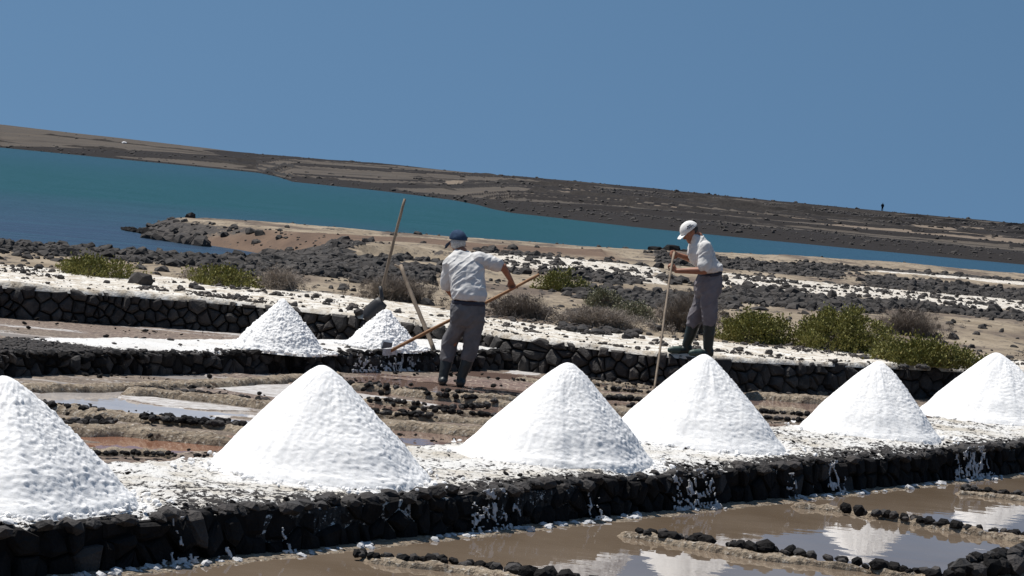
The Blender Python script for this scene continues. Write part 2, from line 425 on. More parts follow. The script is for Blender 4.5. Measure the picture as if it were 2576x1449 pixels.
UPZ = Vector((0, 0, 1))
COREM = M('wall_core', .95, .1).color((.010, .0095, .0095)).m
def dyke(name, label, P0, w, h, s0, s1, mat_top, saltfn, face_mat, courses, sw, group=None, step=.05):
    t = thing(name, label, 'dyke', (P0.x, P0.y, 0), group)
    ns = int((s1 - s0) / step); nv = int(w / step) + 1
    s = np.linspace(s0, s1, ns); v = np.linspace(.04, w - .05, nv)
    Sg, Vg = np.meshgrid(s, v); Sg = Sg.ravel(); Vg = Vg.ravel()
    wob = .05 * fbm(np.stack([Sg, Sg * 0, Sg * 0 + 5], -1), 1.1, 3, 4)
    X = Sg * NU.x + (Vg + wob) * NV.x; Y = Sg * NU.y + (Vg + wob) * NV.y
    P = np.stack([X + P0.x, Y + P0.y, 0 * X], -1)
    z = h - .03 + .02 * fbm(P, 1.5, 4, 8) + .016 * np.abs(fbm(P, 9, 3, 12))
    edge = np.minimum(Vg - .04, w - .05 - Vg); z -= .05 * (1 - sstep(0, .18, edge))
    cov, wht = saltfn(Sg, Vg, P)
    z = z + .012 * (fbm(P, 14, 3, 66) > .12) * (cov < .75)
    V = np.stack([X, Y, z], -1); F = gridF(nv, ns)
    # skirts down both sides and the ends
    n0 = len(V); fr = V[:ns].copy(); fr[:, 2] = -.12; bk = V[-ns:].copy(); bk[:, 2] = -.12
    V = np.concatenate([V, fr, bk]); i = np.arange(ns - 1)
    F = np.concatenate([F, np.stack([n0 + i, n0 + i + 1, i + 1, i], -1), np.stack([n0 - ns + i, n0 - ns + i + 1, n0 + ns + i + 1, n0 + ns + i], -1)])
    zone = np.zeros((len(V), 3)); zone[:n0, 0] = cov; zone[:n0, 1] = wht
    link('dyke_top', mesh_np('dyke_top', V, F, True, {'zone': zone}), mat_top, t)
    # core behind the facing, facing blocks, loose top stones along the front edge
    bx = [NU * a_ + NV * b_ + UPZ * c_ for a_ in (s0, s1) for b_ in (.035, .3) for c_ in (-.1, h - .06)]
    link('core', mesh_np('core', [tuple(p) for p in bx], [(0, 1, 5, 4), (4, 5, 7, 6), (6, 7, 3, 2), (2, 3, 1, 0)]), COREM, t)
    place = lambda u, v, o_: NU * u + NV * (.02 + .12 * max(0, v) - o_) + UPZ * v
    masonry(t, place, s0, s1, -.05, h - .035, sw, face_mat, int(h * 1000), inview)
    x = s0
    while x < s1:
        p = NU * x + NV * (.07 + .05 * rnd.uniform(-1, 1)) + UPZ * (h - .05 + rnd.uniform(-.015, .02)); ww = rnd.uniform(.035, .085)
        if rnd.random() < .8: stone(t, p, (ww * 1.2, ww, ww * .6), face_mat[1], 'r', None, .2, 'cap_stone')
        x += ww * 1.5
    return t

PILES_PX = [(2, 1296 - 50, 13.5), (812, 1187, 0)]
def salt_near(Sg, Vg, P):
    wht = np.zeros(len(P)); c = .66 + .22 * fbm(P, 1.3, 4, 51)
    c = c - .40 * (1 - sstep(.08, .55, Vg + .3 * fbm(P, 1.3, 3, 5)))          # front edge bare stone
    c = c - .35 * sstep(NW - .35, NW - .05, Vg)                              # back edge too
    for (px, py, r) in PILE_N:
        q = atz(px, py, NZ); d = np.hypot(P[:, 0] - q.x, P[:, 1] - q.y)
        k_ = 1 - sstep(r * .9, r * 1.28, d + .12 * fbm(P, 3, 2, 6)); c = c + .6 * k_; wht = np.maximum(wht, k_)
    return c, wht
# base centre in the picture and radius, height
PILE_N = [(5, 1243, .70), (812, 1185, .70), (1408, 1141, .67), (1764, 1106, .70), (2190, 1081, .65), (2512, 1046, .80)]
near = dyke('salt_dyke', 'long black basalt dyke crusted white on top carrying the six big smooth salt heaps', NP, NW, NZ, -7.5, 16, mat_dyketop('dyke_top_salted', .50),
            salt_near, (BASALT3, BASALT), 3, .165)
S_GR = mco(*atz(235, 868, MZ)[:2])[0]
def salt_mid(Sg, Vg, P):
    c = .95 - .75 * (1 - sstep(.05, .3, Vg + .1 * fbm(P, 3, 2, 5))) + .15 * fbm(P, 1.5, 3, 5)
    c = c - 1.3 * (1 - sstep(S_GR - .5, S_GR + .5, Sg + .5 * (Vg - .7) + .5 * fbm(P, 1.5, 3, 15)))
    return c, .55 + .5 * fbm(P, 1.2, 3, 19)
mid = dyke('salt_dyke', 'low dark basalt dyke behind the pans carrying the two small lumpy salt heaps', MP, MW, MZ, -8.5, 3.9, mat_dyketop('dyke_top_mid', .50), salt_mid, (BASALT, BASALT3), 2, .15)

# ------------------------------------------------------------------ back wall
def wall_B():
    t = thing('retaining_wall', 'black basalt dry stone wall below the white strip the booted man stands on', 'wall', (0, 30, 0))
    pts = [Vector((x, float(by(x)), 0)) for x in np.arange(-9, 9, .05)]; L = [0]
    for i in range(1, len(pts)): L.append(L[-1] + (pts[i] - pts[i - 1]).length)
    L = np.array(L); PX = np.array([p.x for p in pts]); PY = np.array([p.y for p in pts])
    # core
    V = []; F = []
    for i in range(0, len(pts), 4):
        V += [(PX[i], PY[i] + .1 - 30, -.1), (PX[i], PY[i] + .16 - 30, BZ - .08), (PX[i], PY[i] + .6 - 30, BZ - .1)]
    n = len(V) // 3
    for i in range(n - 1): F += [(3 * i, 3 * i + 3, 3 * i + 4, 3 * i + 1), (3 * i + 1, 3 * i + 4, 3 * i + 5, 3 * i + 2)]
    link('core', mesh_np('core', V, F), COREM, t)
    def place(u, v, o_):
        a = min(max(u, 0), L[-1]); px = float(np.interp(a, L, PX)); py = float(np.interp(a, L, PY))
        dx = float(np.interp(a + .15, L, PX) - np.interp(a - .15, L, PX)); dy = float(np.interp(a + .15, L, PY) - np.interp(a - .15, L, PY)); q_ = math.hypot(dx, dy)
        o_ = o_ - .02 - .12 * max(0, v); return Vector((px + dy / q_ * o_, py - 30 - dx / q_ * o_, v))
    masonry(t, place, 0, float(L[-1]), -.05, BZ - .005, .17, (BASALT, BASALT2), 77, inview, bulge=.062)
    return t
wallB = wall_B()

# ------------------------------------------------------------------ shore land behind the wall
LAGZ = -.3
LAND = [(-40, 28), (-40, 40.5), (-9, 42.0), (-6.5, 43.0), (-5.1, 45.5), (-4.7, 52), (-4.6, 66)] + \
       [tuple(atz(x, y, LAGZ)[:2]) for x, y in [(640, 632), (520, 614), (440, 603), (380, 594)]] + \
       [(-11.8, 80), (-10, 86), (-5, 90), (0, 96), (5, 104), (9, 112), (11.5, 118), (18, 128), (28, 138), (60, 150), (60, 28)]
def bands(P, defs, z=.35):
    out = np.zeros(len(P))
    A = P[:, 0] / P[:, 1]
    for pts, half in defs:
        W = [atz(x, y, z) for x, y in sorted(pts)]; a = np.array([w.x / w.y for w in W]); yc = np.array([w.y for w in W])
        hw = np.array([.5 * abs(atz(x, y + half, z).y - atz(x, y - half, z).y) for x, y in sorted(pts)])
        Yc = np.interp(A, a, yc); H = np.interp(A, a, hw)
        k = 1 - sstep(.62, 1.15, np.abs(P[:, 1] - Yc) / H); e = np.minimum(A - a[0], a[-1] - A)
        out = np.maximum(out, k * sstep(-.003, .008, e))
    return out
DARKB = [([(-200, 622), (0, 632), (150, 640), (300, 652), (500, 668), (640, 682), (800, 692), (960, 702), (1110, 712)], 24),
         ([(372, 578), (460, 592), (560, 610), (640, 626), (760, 636), (860, 646)], 23),
         ([(640, 640), (800, 652), (930, 668), (1000, 672)], 6),
         ([(860, 656), (980, 660), (1120, 664)], 4),
         ([(1180, 630), (1300, 640), (1420, 648)], 8),
         ([(1390, 690), (1480, 702), (1640, 716)], 12),
         ([(1440, 742), (1560, 752), (1700, 765), (1830, 770)], 20),
         ([(1640, 632), (1720, 645), (1820, 652), (2000, 668), (2140, 684)], 15),
         ([(2000, 655), (2200, 672), (2400, 688), (2700, 712)], 6),
         ([(2160, 694), (2330, 712), (2450, 725), (2700, 750)], 16),
         ([(1800, 745), (1920, 752), (2060, 768), (2200, 776)], 22),
         ([(2200, 768), (2400, 785), (2700, 812)], 8)]
WHITEB = [([(1800, 700), (2000, 718), (2250, 744), (2400, 758), (2700, 785)], 22),
          ([(1200, 655), (1300, 662), (1500, 680), (1680, 700)], 26),
          ([(2170, 672), (2300, 684), (2450, 698), (2700, 722)], 4),
          ([(470, 650), (640, 660), (760, 664)], 2)]
REDB = [([(470, 563), (560, 572), (680, 586), (800, 598), (940, 606), (1100, 612), (1260, 622), (1400, 628), (1560, 636)], 13), ([(1500, 652), (1600, 662)], 5)]
MOTB = [([(1200, 650), (1300, 660), (1500, 676), (1690, 695)], 34), ([(1650, 705), (1850, 712), (2100, 730)], 14), ([(1800, 700), (2000, 718), (2250, 744), (2576, 774)], 24), ([(640, 572), (800, 592)], 6)]
DUNEB = [([(860, 642), (960, 634), (1060, 636), (1160, 648)], 12)]
def land_height(P):
    d = sdist(P, LAND)
    h = BZ + (.22 - BZ) * sstep(45, 85, P[:, 1])
    n = fbm(P, (.12, .12, 1), 4, 61); nf = fbm(P, (1.3, 1.3, 1), 4, 62)
    far = sstep(34, 60, P[:, 1])
    h = h + (.02 + .08 * far) * n + .022 * nf
    bank = 1 - sstep(.5, 1.6, np.abs(P[:, 1] - (41.2 + .1 * P[:, 0]) )) if False else 0
    return LAGZ - .5 + (h - LAGZ + .5) * sstep(-1.6, 1.4, d), d
def land_full(P):
    z, d = land_height(P)
    pj = P[:, :2] + np.stack([.5 * fbm(P, .5, 3, 5), .8 * fbm(P, .4, 3, 6) * (P[:, 1] / 60)], -1)
    dk = bands(pj, DARKB); wh = bands(pj, WHITEB); rd = bands(pj, REDB) * (1 - bands(pj, DARKB[1:2])); dune = bands(pj, DUNEB)
    dk = dk * (1 - sstep(.15, .4, dune)) * (1 - .85 * rd)
    back = P[:, 1] - by(P[:, 0])
    strip = 1 - sstep(2.9, 4.0, back + .8 * fbm(P, (.6, .6, 1), 3, 71) + .3 * np.clip(P[:, 0], -3, 3))
    z = z + strip * (.03 * np.abs(fbm(P, (5, 5, 1), 4, 110)) + .02 * fbm(P, (1.5, 1.5, 1), 3, 111))
    z = z + bands(pj, DARKB[:2]) * .10 * (1 - strip) + wh * (1 - strip) * .10 + dune * .22 + rd * .10 * (P[:, 0] < 3) + dk * .05 * fbm(P, (2, 2, 1), 3, 72)
    wh = np.maximum(wh * (.55 + .35 * sstep(-.2, .2, fbm(P, (1.5, .6, 1), 3, 140))), strip * 1.0)
    return z, d, dk * (1 - strip), wh, rd, strip, pj
def build_land():
    rows = 460; cols = 520
    t = np.concatenate([[0, 0.00005], np.linspace(.0006, 1, rows - 2)])[:, None]; u = np.linspace(-1, 1, cols)[None, :]
    Yc = 30.6 * (165 / 30.6) ** t
    X = u * (Yc * .30 + 2.5); y0 = by(X) + .045; Y = y0 + (Yc - 30.6) * (165 - y0) / (165 - 30.6)
    P = np.stack([X.ravel(), Y.ravel(), np.zeros(X.size)], -1)
    z, d, dk, wh, rd, strip, pj = land_full(P)
    dk = np.maximum(dk, (1 - sstep(.3, 1.8, d)) * (1 - .8 * rd))
    z[:cols] = BZ - .055; P[:cols, 1] -= .03
    me = mesh_np('shore_land', np.stack([P[:, 0], P[:, 1], z], -1), gridF(rows, cols), True, {'zone': np.stack([dk, wh, rd], -1)})
    q = M('shore_ground', .92, .15); q.world(); a = q.attr('zone')
    n1 = q.noise(1.1, 6, .65, (1, .45, 1)); n2 = q.noise(9, 5, .68, (1, .6, 1)); n3 = q.noise(.35, 4, .6, (1, .4, 1))
    c = q.mix(q.ramp(n1, .35, .65), (.20, .158, .11), (.34, .28, .205))
    c = q.mix(q.ramp(n3, .50, .60), c, (.13, .10, .077)); c = q.mix(q.ramp(q.noise(2.6, 6, .75, (1, .3, 1)), .54, .62), c, (.06, .052, .047))
    c = q.mix(a[2], c, q.mix(q.ramp(n1, .3, .7), (.10, .068, .05), (.17, .115, .08)))
    c = q.mix(q.ramp(n2, .60, .66), c, (.07, .06, .052))
    c = q.mix(q.ramp(q.math('ADD', a[1], q.math('MULTIPLY', q.math('SUBTRACT', n2, .5), 1.2)), .38, .55), c, q.mix(q.ramp(q.noise(16, 5, .75, (1, .7, 1)), .57, .62), q.mix(q.ramp(q.noise(5, 5, .7), .38, .6), (.42, .36, .28), (.70, .67, .61)), (.10, .085, .07)))
    c = q.mix(q.ramp(q.math('ADD', a[0], q.math('MULTIPLY', q.math('SUBTRACT', n2, .5), 1.3)), .42, .6), c, q.mix(q.ramp(n2, .4, .6), (.035, .032, .031), (.085, .075, .066)))
    q.color(c); q.bump(q.math('ADD', n2, n1), .7, .05)
    link('shore_land', me, q.m, kind='structure')
build_land()
def lz(x, y):
    P = np.array([[x, y, 0.]]); return float(land_full(P)[0][0])

# rubble on the shore land
def scatter_land():
    g = np.random.default_rng(5); n = 210000
    Y = 30 * (140 / 30) ** g.random(n); X = (g.random(n) * 2 - 1) * (Y * .235 + 1.5)
    ok = Y > by(X) + .5; P = np.stack([X, Y, 0 * X], -1)[ok]; 
    h, d, dk, wh, rd, strip, pj = land_full(P)
    cl = sstep(.0, .45, fbm(P, (1.1, 1.1, 1), 3, 81))
    mot = bands(pj, MOTB); pr = .85 * dk * (1 - strip) * (.55 + .45 * cl) + .22 * wh * (1 - strip) * (.3 + .7 * cl) + .32 * mot * cl * (1 - dk) + .07 * cl * sstep(.1, .5, fbm(P, (.4, .9, 1), 3, 88)) + .008 * (P[:, 1] < 60)
    rim = bands(pj, DARKB[:2]) * (1 - strip); pr = np.maximum(pr, .9 * sstep(.3, .7, rim)); pr = np.where((d < 1.2) & (rim < .3), .22, pr); pr = np.where(d < -.1, 0, pr); pr = np.where(strip > .3, 0, pr)
    pr = pr * np.clip(45 / P[:, 1], .35, 1)
    k = g.random(len(P)) < pr; P = P[k]; P[:, 2] = h[k]; d_ = d[k]; whk = wh[k]; rim_ = rim[k]
    sz = np.where(whk > .4, .6, 1) * (.03 + .12 * g.random(len(P)) ** 3.5) * np.clip(P[:, 1] / 44, 1, 1.35) * np.where(rim_ > .3, .95 + 1.1 * (P[:, 1] > 55), 1)
    rubble('rubble', P, sz, BASALTFAR, .75, 3, kind='stuff', label='loose dark lava rubble strewn over the sandy shore', category='rubble')
scatter_land()
def strip_grit():
    g = np.random.default_rng(15); n = 26000; X = g.uniform(-8, 8.5, n); Y = by(X) + .12 + 5.5 * g.random(n) ** 1.6; P = np.stack([X, Y, 0 * X], -1)
    c = fbm(P, (.9, 1.6, 1), 4, 120); k = g.random(n) < .025 + .38 * sstep(.14, .36, c) ; P = P[k]; P[:, 2] = land_full(P)[0] + .008
    rubble('grit', P, .010 + .045 * g.random(len(P)) ** 5, BASALTFAR, .6, 33, kind='stuff', label='dark stone chips scattered over the white strip above the wall', category='grit')
    Q = []; S_ = []; xs_ = [380, 460, 560, 640, 760, 870]; ys_ = [578, 590, 607, 622, 634, 645]
    for i in range(5200):
        x = 378 + 490 * g.random() ** 1.15; o_ = -17 + g.random() * (30 - 12 * sstep(560, 870, np.array([x]))[0]); p = atz(x, float(np.interp(x, xs_, ys_)) + o_, .12)
        Q.append((p.x, p.y, 0)); S_.append(.13 + .20 * g.random() ** 2.5)
    Q = np.array(Q); h_ = land_full(Q); k_ = h_[1] > -1.2; Q[:, 2] = np.maximum(h_[0], LAGZ) + .03
    rubble('rubble', Q[k_], np.array(S_)[k_], BASALTFAR, .75, 36, kind='stuff', label='dense black rocks armouring the front of the spit', category='rubble')
    # thin line of rocks running out from the spit, and dark blocks on the lagoon edge
    Q = []; S_ = []
    for i in range(130):
        a = g.random(); p = atz(308 + 76 * a, 577 + 14 * a + g.uniform(-2, 2), LAGZ); Q.append((p.x, p.y, LAGZ)); S_.append(.06 + .12 * g.random() * (.4 + a))
    rubble('reef_rocks', Q, np.array(S_), BASALT3, .8, 34, kind='stuff', label='thin line of black rocks in the water left of the spit', category='rocks')
    for i, (px, py, s_, lab) in enumerate([(1688, 634, .62, 'largest dark boulder on the lagoon edge behind the upright pole'), (1650, 634, .42, 'smaller dark boulder on the lagoon edge left of the largest'), (1722, 640, .36, 'dark boulder on the lagoon edge just right of the upright pole')]):
        p = atz(px, py, .1); o = stone(None, (p.x, p.y, .15), (s_ * .9, s_ * .7, s_ * .5), BASALT3, 'b', None, .1, 'boulder'); o['label'] = lab; o['category'] = 'boulder'
strip_grit()

# stones lying on the white strip above the back wall
def strip_stones():
    def one(px, py, s, lab=None):
        p = atz(px, py, BZ); o = stone(None, (p.x, p.y, lz(p.x, p.y) + s * .25), (s * rnd.uniform(.8, 1.3), s * rnd.uniform(.7, 1), s * rnd.uniform(.5, .75)), BASALT, 'r', None, .2, 'lava_stone')
        o['category'] = 'stone'; o['group'] = (lab or 'stone on the white strip').replace('stone', 'stones', 1); o['label'] = lab or 'small black lava stone lying on the white salt strip above the wall'
    LB = ['small black lava stone on the white strip left of the lumpy heaps', 'small black lava stone in the cluster on the white strip between the two men', 'small black lava stone on the white strip right of the booted man', 'little dark stone scattered on the white strip right of the left man']
    for px, py in [(50, 675), (95, 683), (60, 690), (120, 695), (190, 690), (240, 698), (265, 712), (150, 706), (360, 713), (380, 712), (485, 727), (500, 732), (455, 728), (600, 748), (520, 742), (770, 752), (795, 755), (740, 772), (880, 778), (905, 790), (830, 765), (1000, 790)]:
        one(px + rnd.uniform(-3, 3), py + rnd.uniform(-2, 2), rnd.uniform(.045, .085), LB[0])
    one(352, 718, .2, 'widest flat black stone block bedded in the white strip left of the salt heaps')
    for i in range(46):
        a = rnd.random(); one(1405 + 205 * a, 828 + 22 * a + rnd.uniform(-9, 6), rnd.uniform(.03, .095), LB[1])
    for i in range(24):
        a = rnd.random(); one(1830 + 600 * a, 880 + 50 * a + rnd.uniform(-8, 12), rnd.uniform(.03, .07), LB[2])
    for i in range(16):
        a = rnd.random(); one(1290 + 500 * a, 808 + 55 * a + rnd.uniform(-9, 16), rnd.uniform(.025, .05), LB[3])
strip_stones()

# ------------------------------------------------------------------ lagoon and far shore
def build_lagoon():
    q = M('lagoon_water', .3, .13); q.world(); q.b.inputs['IOR'].default_value = 1.33
    sx = q.n('ShaderNodeSeparateXYZ'); q.L(q.co, sx.inputs[0])
    n = q.noise(.02, 4, .55, (1, .35, 1))
    yy = q.math('ADD', sx.outputs[1], q.math('MULTIPLY', q.math('SUBTRACT', n, .5), 90))
    deep = q.ramp(yy, 75, 130); far = q.ramp(yy, 190, 420)
    c = q.mix(deep, (.026, .044, .075), (.004, .050, .048)); c = q.mix(far, c, (.010, .050, .068)); c = q.mix(q.ramp(q.math('ADD', sx.outputs[0], q.math('MULTIPLY', sx.outputs[1], -.06)), -8, 12), c, (.020, .056, .092))
    c = q.mix(q.ramp(q.noise(.25, 5, .7, (.4, 2.2, 1)), .42, .62), c, q.mix(.35, c, (.03, .09, .115)))
    q.color(c)
    q.bump(q.math('ADD', q.noise(1.3, 4, .6, (1, 1.8, 1)), q.noise(.3, 3, .6, (1, 2, 1))), .8, .25)
    xs = (-500, 500); 
    link('lagoon', mesh_np('lagoon', [(-900, 34, LAGZ), (900, 34, LAGZ), (900, 1500, LAGZ), (-900, 1500, LAGZ)], [[0, 1, 2, 3]]), q.m, kind='structure')
build_lagoon()

FS = [(-600, 371), (0, 371), (644, 434), (690, 443), (735, 457), (956, 480), (1144, 504), (1240, 525), (1288, 535), (1598, 570), (1932, 604), (2257, 635), (2576, 665), (3200, 722)]
FSA, FSD = [], []
for x, y in FS:
    p = atz(x, y, LAGZ); FSA.append(p.x / p.y); FSD.append(p.y)
SK = [(-600, 258, 760), (0, 313, 760), (219, 338, 760), (644, 387, 750), (966, 413, 700), (1288, 444.5, 650), (1610, 476, 620), (1932, 508.5, 600), (2257, 540, 580), (2576, 567.5, 580), (3200, 625, 580)]
SKA, SKZ, SKD = [], [], []
for x, y, D in SK:
    p = aty(x, y, D); SKA.append(p.x / p.y); SKZ.append(p.z); SKD.append(D)
def far_h(P):
    a = P[:, 0] / P[:, 1]; D = P[:, 1]
    ds = np.interp(a, FSA, FSD); dc = np.interp(a, SKA, SKD); zc = np.interp(a, SKA, SKZ)
    ds = ds + 6 * fbm(P, (.03, .03, 1), 3, 90)
    t = (D - ds) / (dc - ds)
    z = LAGZ + (zc - LAGZ) * np.clip(t, -.1, 1)
    lat = sstep(0, .06, t) * (1 - sstep(.93, 1, t)); PL = P.copy(); PL[:, 1] = 300 * np.log(D)
    ter = fbm(PL, (.006, .040, 1), 4, 93); st = np.abs(fbm(PL, (.004, .040, 1), 3, 95))
    z = z + lat * (.26 * ter + .4 * (1 - sstep(.03, .14, st))) + lat * .10 * fbm(P, (.25, .25, 1), 3, 97)
    z = z + .8 * sstep(-.01, .02, t) * sstep(-.06, .02, a) * (1 - .6 * np.clip(t, 0, 1))* (t <= 1) * (1 - sstep(.9, 1, t))
    z = np.where(t > 1, zc - (D - dc) * .004, z)
    z = z + np.where(t > .05, sstep(.93, 1, t) * .12 * fbm(P, (.05, .05, 1), 4, 98), 0)
    return z, t, st
def build_far():
    rows = 520; cols = 620
    tt = np.linspace(0, 1, rows)[:, None]; u = np.linspace(-.3, .3, cols)[None, :]
    ds = np.interp(u, FSA, FSD) - 25; Y = ds * (1500 / ds) ** tt; X = u * Y
    P = np.stack([X.ravel(), Y.ravel(), np.zeros(X.size)], -1); z, t, st = far_h(P)
    PL = P.copy(); PL[:, 1] = 300 * np.log(P[:, 1]); tan = fbm(PL, (.005, .05, 1), 4, 101); dk = (st < .09) * 1.0; dk = np.maximum(dk, (1 - sstep(.03, .09, t + .02 * fbm(P, (.05, .05, 1), 3, 9))))
    a = P[:, 0] / P[:, 1]
    right = sstep(-.02, .05, a)
    dk = np.maximum(dk, (1 - sstep(.035, .075, np.abs(fbm(PL, (.0035, .05, 1), 3, 105)))) * (.3 + .7 * right)); dk = np.maximum(dk, (1 - sstep(.03, .06, np.abs(fbm(PL, (.005, .07, 1), 3, 107)))) * (.2 + .8 * right))
    tanm = .9 * sstep(.05, .2, tan) * (.35 + .65 * right) * (t > .16)
    # the reddish sandy hollow in the middle of the far shore
    for (px, py, s) in [(1150, 445, 20), (1370, 468, 36), (2450, 612, 40)]:
        c = aty(px, py, 470 if px < 2000 else 300); dd = np.hypot((P[:, 0] - c.x) / (s * .09), (P[:, 1] - c.y) / 60); tanm = np.maximum(tanm, 1.4 * (1 - sstep(.6, 1.2, dd)))
        dk = dk * sstep(.6, 1.2, dd)
    me = mesh_np('far_shore', np.stack([P[:, 0], P[:, 1], z], -1), gridF(rows, cols), True, {'zone': np.stack([dk, tanm, right], -1)})
    q = M('far_ground', .95, .1); q.world(); at = q.attr('zone')
    n1 = q.noise(.05, 6, .65, (1, 3, 1)); n2 = q.noise(.6, 5, .7, (1, 1.5, 1))
    base = q.mix(at[2], (.080, .070, .061), (.088, .077, .066))
    c = q.mix(q.ramp(q.noise(.022, 4, .65, (.35, 1.5, 1)), .38, .44), (.034, .030, .028), q.mix(q.ramp(n1, .4, .6), base, (.06, .052, .046))); base2 = c
    c = q.mix(q.ramp(n1, .38, .62), base2, q.mix(.45, base, (.125, .102, .080)))
    c = q.mix(q.ramp(q.math('ADD', at[1], q.math('MULTIPLY', q.math('SUBTRACT', n2, .5), 1.2)), .45, .7), c, (.185, .148, .115))
    c = q.mix(q.ramp(q.math('ADD', at[0], q.math('MULTIPLY', q.math('SUBTRACT', n2, .5), 1.2)), .42, .62), c, (.026, .023, .022))
    q.color(c); q.bump(n2, .7, .5)
    link('far_shore', me, q.m, kind='structure')
    g = np.random.default_rng(8); n = 16000
    a = g.uniform(-.23, .23, n); ds = np.interp(a, FSA, FSD); dc = np.interp(a, SKA, SKD)
    t = g.random(n) ** 1.3 * .98; Y = ds + (dc - ds) * t; P = np.stack([a * Y, Y, 0 * Y], -1); z, tt_, st = far_h(P)
    rs = sstep(-.06, .05, P[:, 0] / P[:, 1]); k = (st < .07) & (g.random(n) < .15 + .85 * rs) | (tt_ < .05) & (g.random(n) < .3 + .7 * rs) | (g.random(n) < .02 + .05 * rs); k &= tt_ > -.015
    P[:, 2] = z; P = P[k]; sz = (.10 + .32 * g.random(len(P)) ** 4) * np.clip(P[:, 1] / 260, .8, 1.6)
    rubble('boulders', P, sz, BASALTFAR, .6, 12, kind='stuff', label='dark boulders and ruined low walls across the lagoon', category='boulders')
    for px, py, D, s, lab in [(313, 360, 730, .75, 'white boulder alone on the hillside across the lagoon'), (2135, 524, 560, .5, 'pale grey rock on the far shore right of the white cap')][:1]:
        p = aty(px, py, D); o = stone(None, p, (s * 1.2, s, s * .7), SALTC, 'r', None, .1, 'white_boulder'); o['label'] = lab; o['category'] = 'boulder'
build_far()
def field_walls():
    g = np.random.default_rng(31); V, F = [], []
    for i in range(64):
        a0 = g.uniform(-.23, .24) if i < 20 else g.uniform(-.05, .24); wd = g.uniform(.012, .07); t0 = g.uniform(.08, .92); sl = g.uniform(-.02, .02); hgt = g.uniform(.35, .95)
        n = int(wd / .0006); a = np.linspace(a0, a0 + wd, n); tt = t0 + sl * np.linspace(0, 1, n)
        ds = np.interp(a, FSA, FSD); dc = np.interp(a, SKA, SKD); Y = ds + (dc - ds) * tt; P = np.stack([a * Y, Y, 0 * Y], -1); z, _, _ = far_h(P)
        h = hgt * (.55 + .45 * fbm(P, (.35, .35, 1), 3, 200 + i)) * np.minimum(1, np.minimum(np.arange(n), np.arange(n)[::-1]) / 8); b = len(V)
        for k in range(n):
            for dy, hz in ((-.9, -.4), (-.45, h[k]), (.45, h[k]), (.9, -.4)): V.append((P[k, 0], P[k, 1] + dy, z[k] + hz))
        F += [tuple(b + q for q in f) for f in gridF(n, 4)[:, ::-1].tolist()]
    link('field_walls', mesh_np('field_walls', V, F), BASALTFAR, None, kind='stuff', label='thin dark ruined field walls in lines across the far shore', category='field walls')
field_walls()

# ------------------------------------------------------------------ mud ridges with stone rows
def mat_ridge():
    q = M('ridge_mud', .85, .25); q.world()
    n1 = q.noise(5, 5, .65); n2 = q.noise(30, 4, .7)
    c = q.mix(q.ramp(n1, .35, .65), (.185, .142, .10), (.31, .25, .18))
    c = q.mix(q.ramp(n2, .55, .64), c, (.46, .41, .34)); c = q.mix(q.ramp(q.noise(13, 5, .75), .56, .64), c, (.07, .045, .03))
    q.color(c); q.bump(q.math('ADD', n2, q.math('ADD', n1, q.math('MULTIPLY', q.vor(26, 'F1', (1, 1, .4)), .7))), .95, .03); return q.m
RIDGE = mat_ridge()
def ridge(name, label, pts, wid, h, rows, z=.03, seed=0, smat=None):
    W = [atz(x, y, z) for x, y in pts]; W = [Vector((p.x, p.y, 0)) for p in W]
    o0 = W[0].copy(); bk_ = .8 if o0.y > 17 and nco(o0.x, o0.y)[1] > 0 else 1.0; t = thing(name, label, 'mud ridge', o0, 'low mud ridges dividing the salt pans')
    C = resample([p - o0 for p in W], .022); n = len(C); K = 17; V = np.zeros((n, K, 3))
    for i, c in enumerate(C):
        d = (C[min(i + 1, n - 1)] - C[max(i - 1, 0)]).normalized(); nn = Vector((-d.y, d.x, 0))
        e = min(1, min(i, n - 1 - i) / 7) ** .5; nz_ = .5
        for j in range(K):
            s = -1 + 2 * j / (K - 1); x = s * wid * e
            zz = -.08 + (h + .08) * max(0, 1 - abs(s) ** 4) * e
            V[i, j] = (c.x + nn.x * x, c.y + nn.y * x, zz)
    P = V.reshape(-1, 3); Pw = P + np.array(o0)
    P[:, 2] += .014 * fbm(Pw, (4, 4, 3), 3, seed) + .024 * fbm(Pw, (16, 16, 9), 3, seed + 3)
    sh = .05 * fbm(Pw, (3.5, 3.5, 1), 3, seed + 5); sh2 = .05 * fbm(Pw, (3.5, 3.5, 1), 3, seed + 6)
    P[:, 0] += sh; P[:, 1] += sh2
    link('mud_bank', mesh_np('mud_bank', P, gridF(n, K)[:, ::-1], True), RIDGE, t)
    for (a, b, dens, s, off) in rows:       # picture points of a row of stones lying on / behind the bank
        A = atz(a[0], a[1], z + .03); B = atz(b[0], b[1], z + .03); d = (B - A); Ln = d.length; x = 0; d.normalize()
        while x < Ln:
            ss = s * bk_ * rnd.uniform(.5, 1.25)
            if rnd.random() < dens:
                p = A + d * x + Vector((rnd.uniform(-.03, .03), rnd.uniform(-.04, .07), 0)) - o0
                p.z = h * .8 + off + ss * .35
                stone(t, p, (ss * rnd.uniform(.9, 1.5), ss * rnd.uniform(.8, 1.1), ss * rnd.uniform(.65, .95)), smat or (BASALT3 if rnd.random() < .7 else BASALT), 'r', rnd.uniform(-.5, .5) + math.atan2(d.y, d.x), .3)
            x += ss * .98
    return t
ridge('pan_ridge', 'tan mud ridge with black stones, leaving the dyke foot at the bottom centre', [(884, 1392), (1000, 1408), (1150, 1424), (1300, 1452), (1420, 1480)], .075, .035,
      [((890, 1380), (1060, 1400), .8, .028, 0), ((1060, 1398), (1310, 1424), .85, .036, 0), ((1300, 1436), (1490, 1458), 1, .052, 0.01)], seed=1)
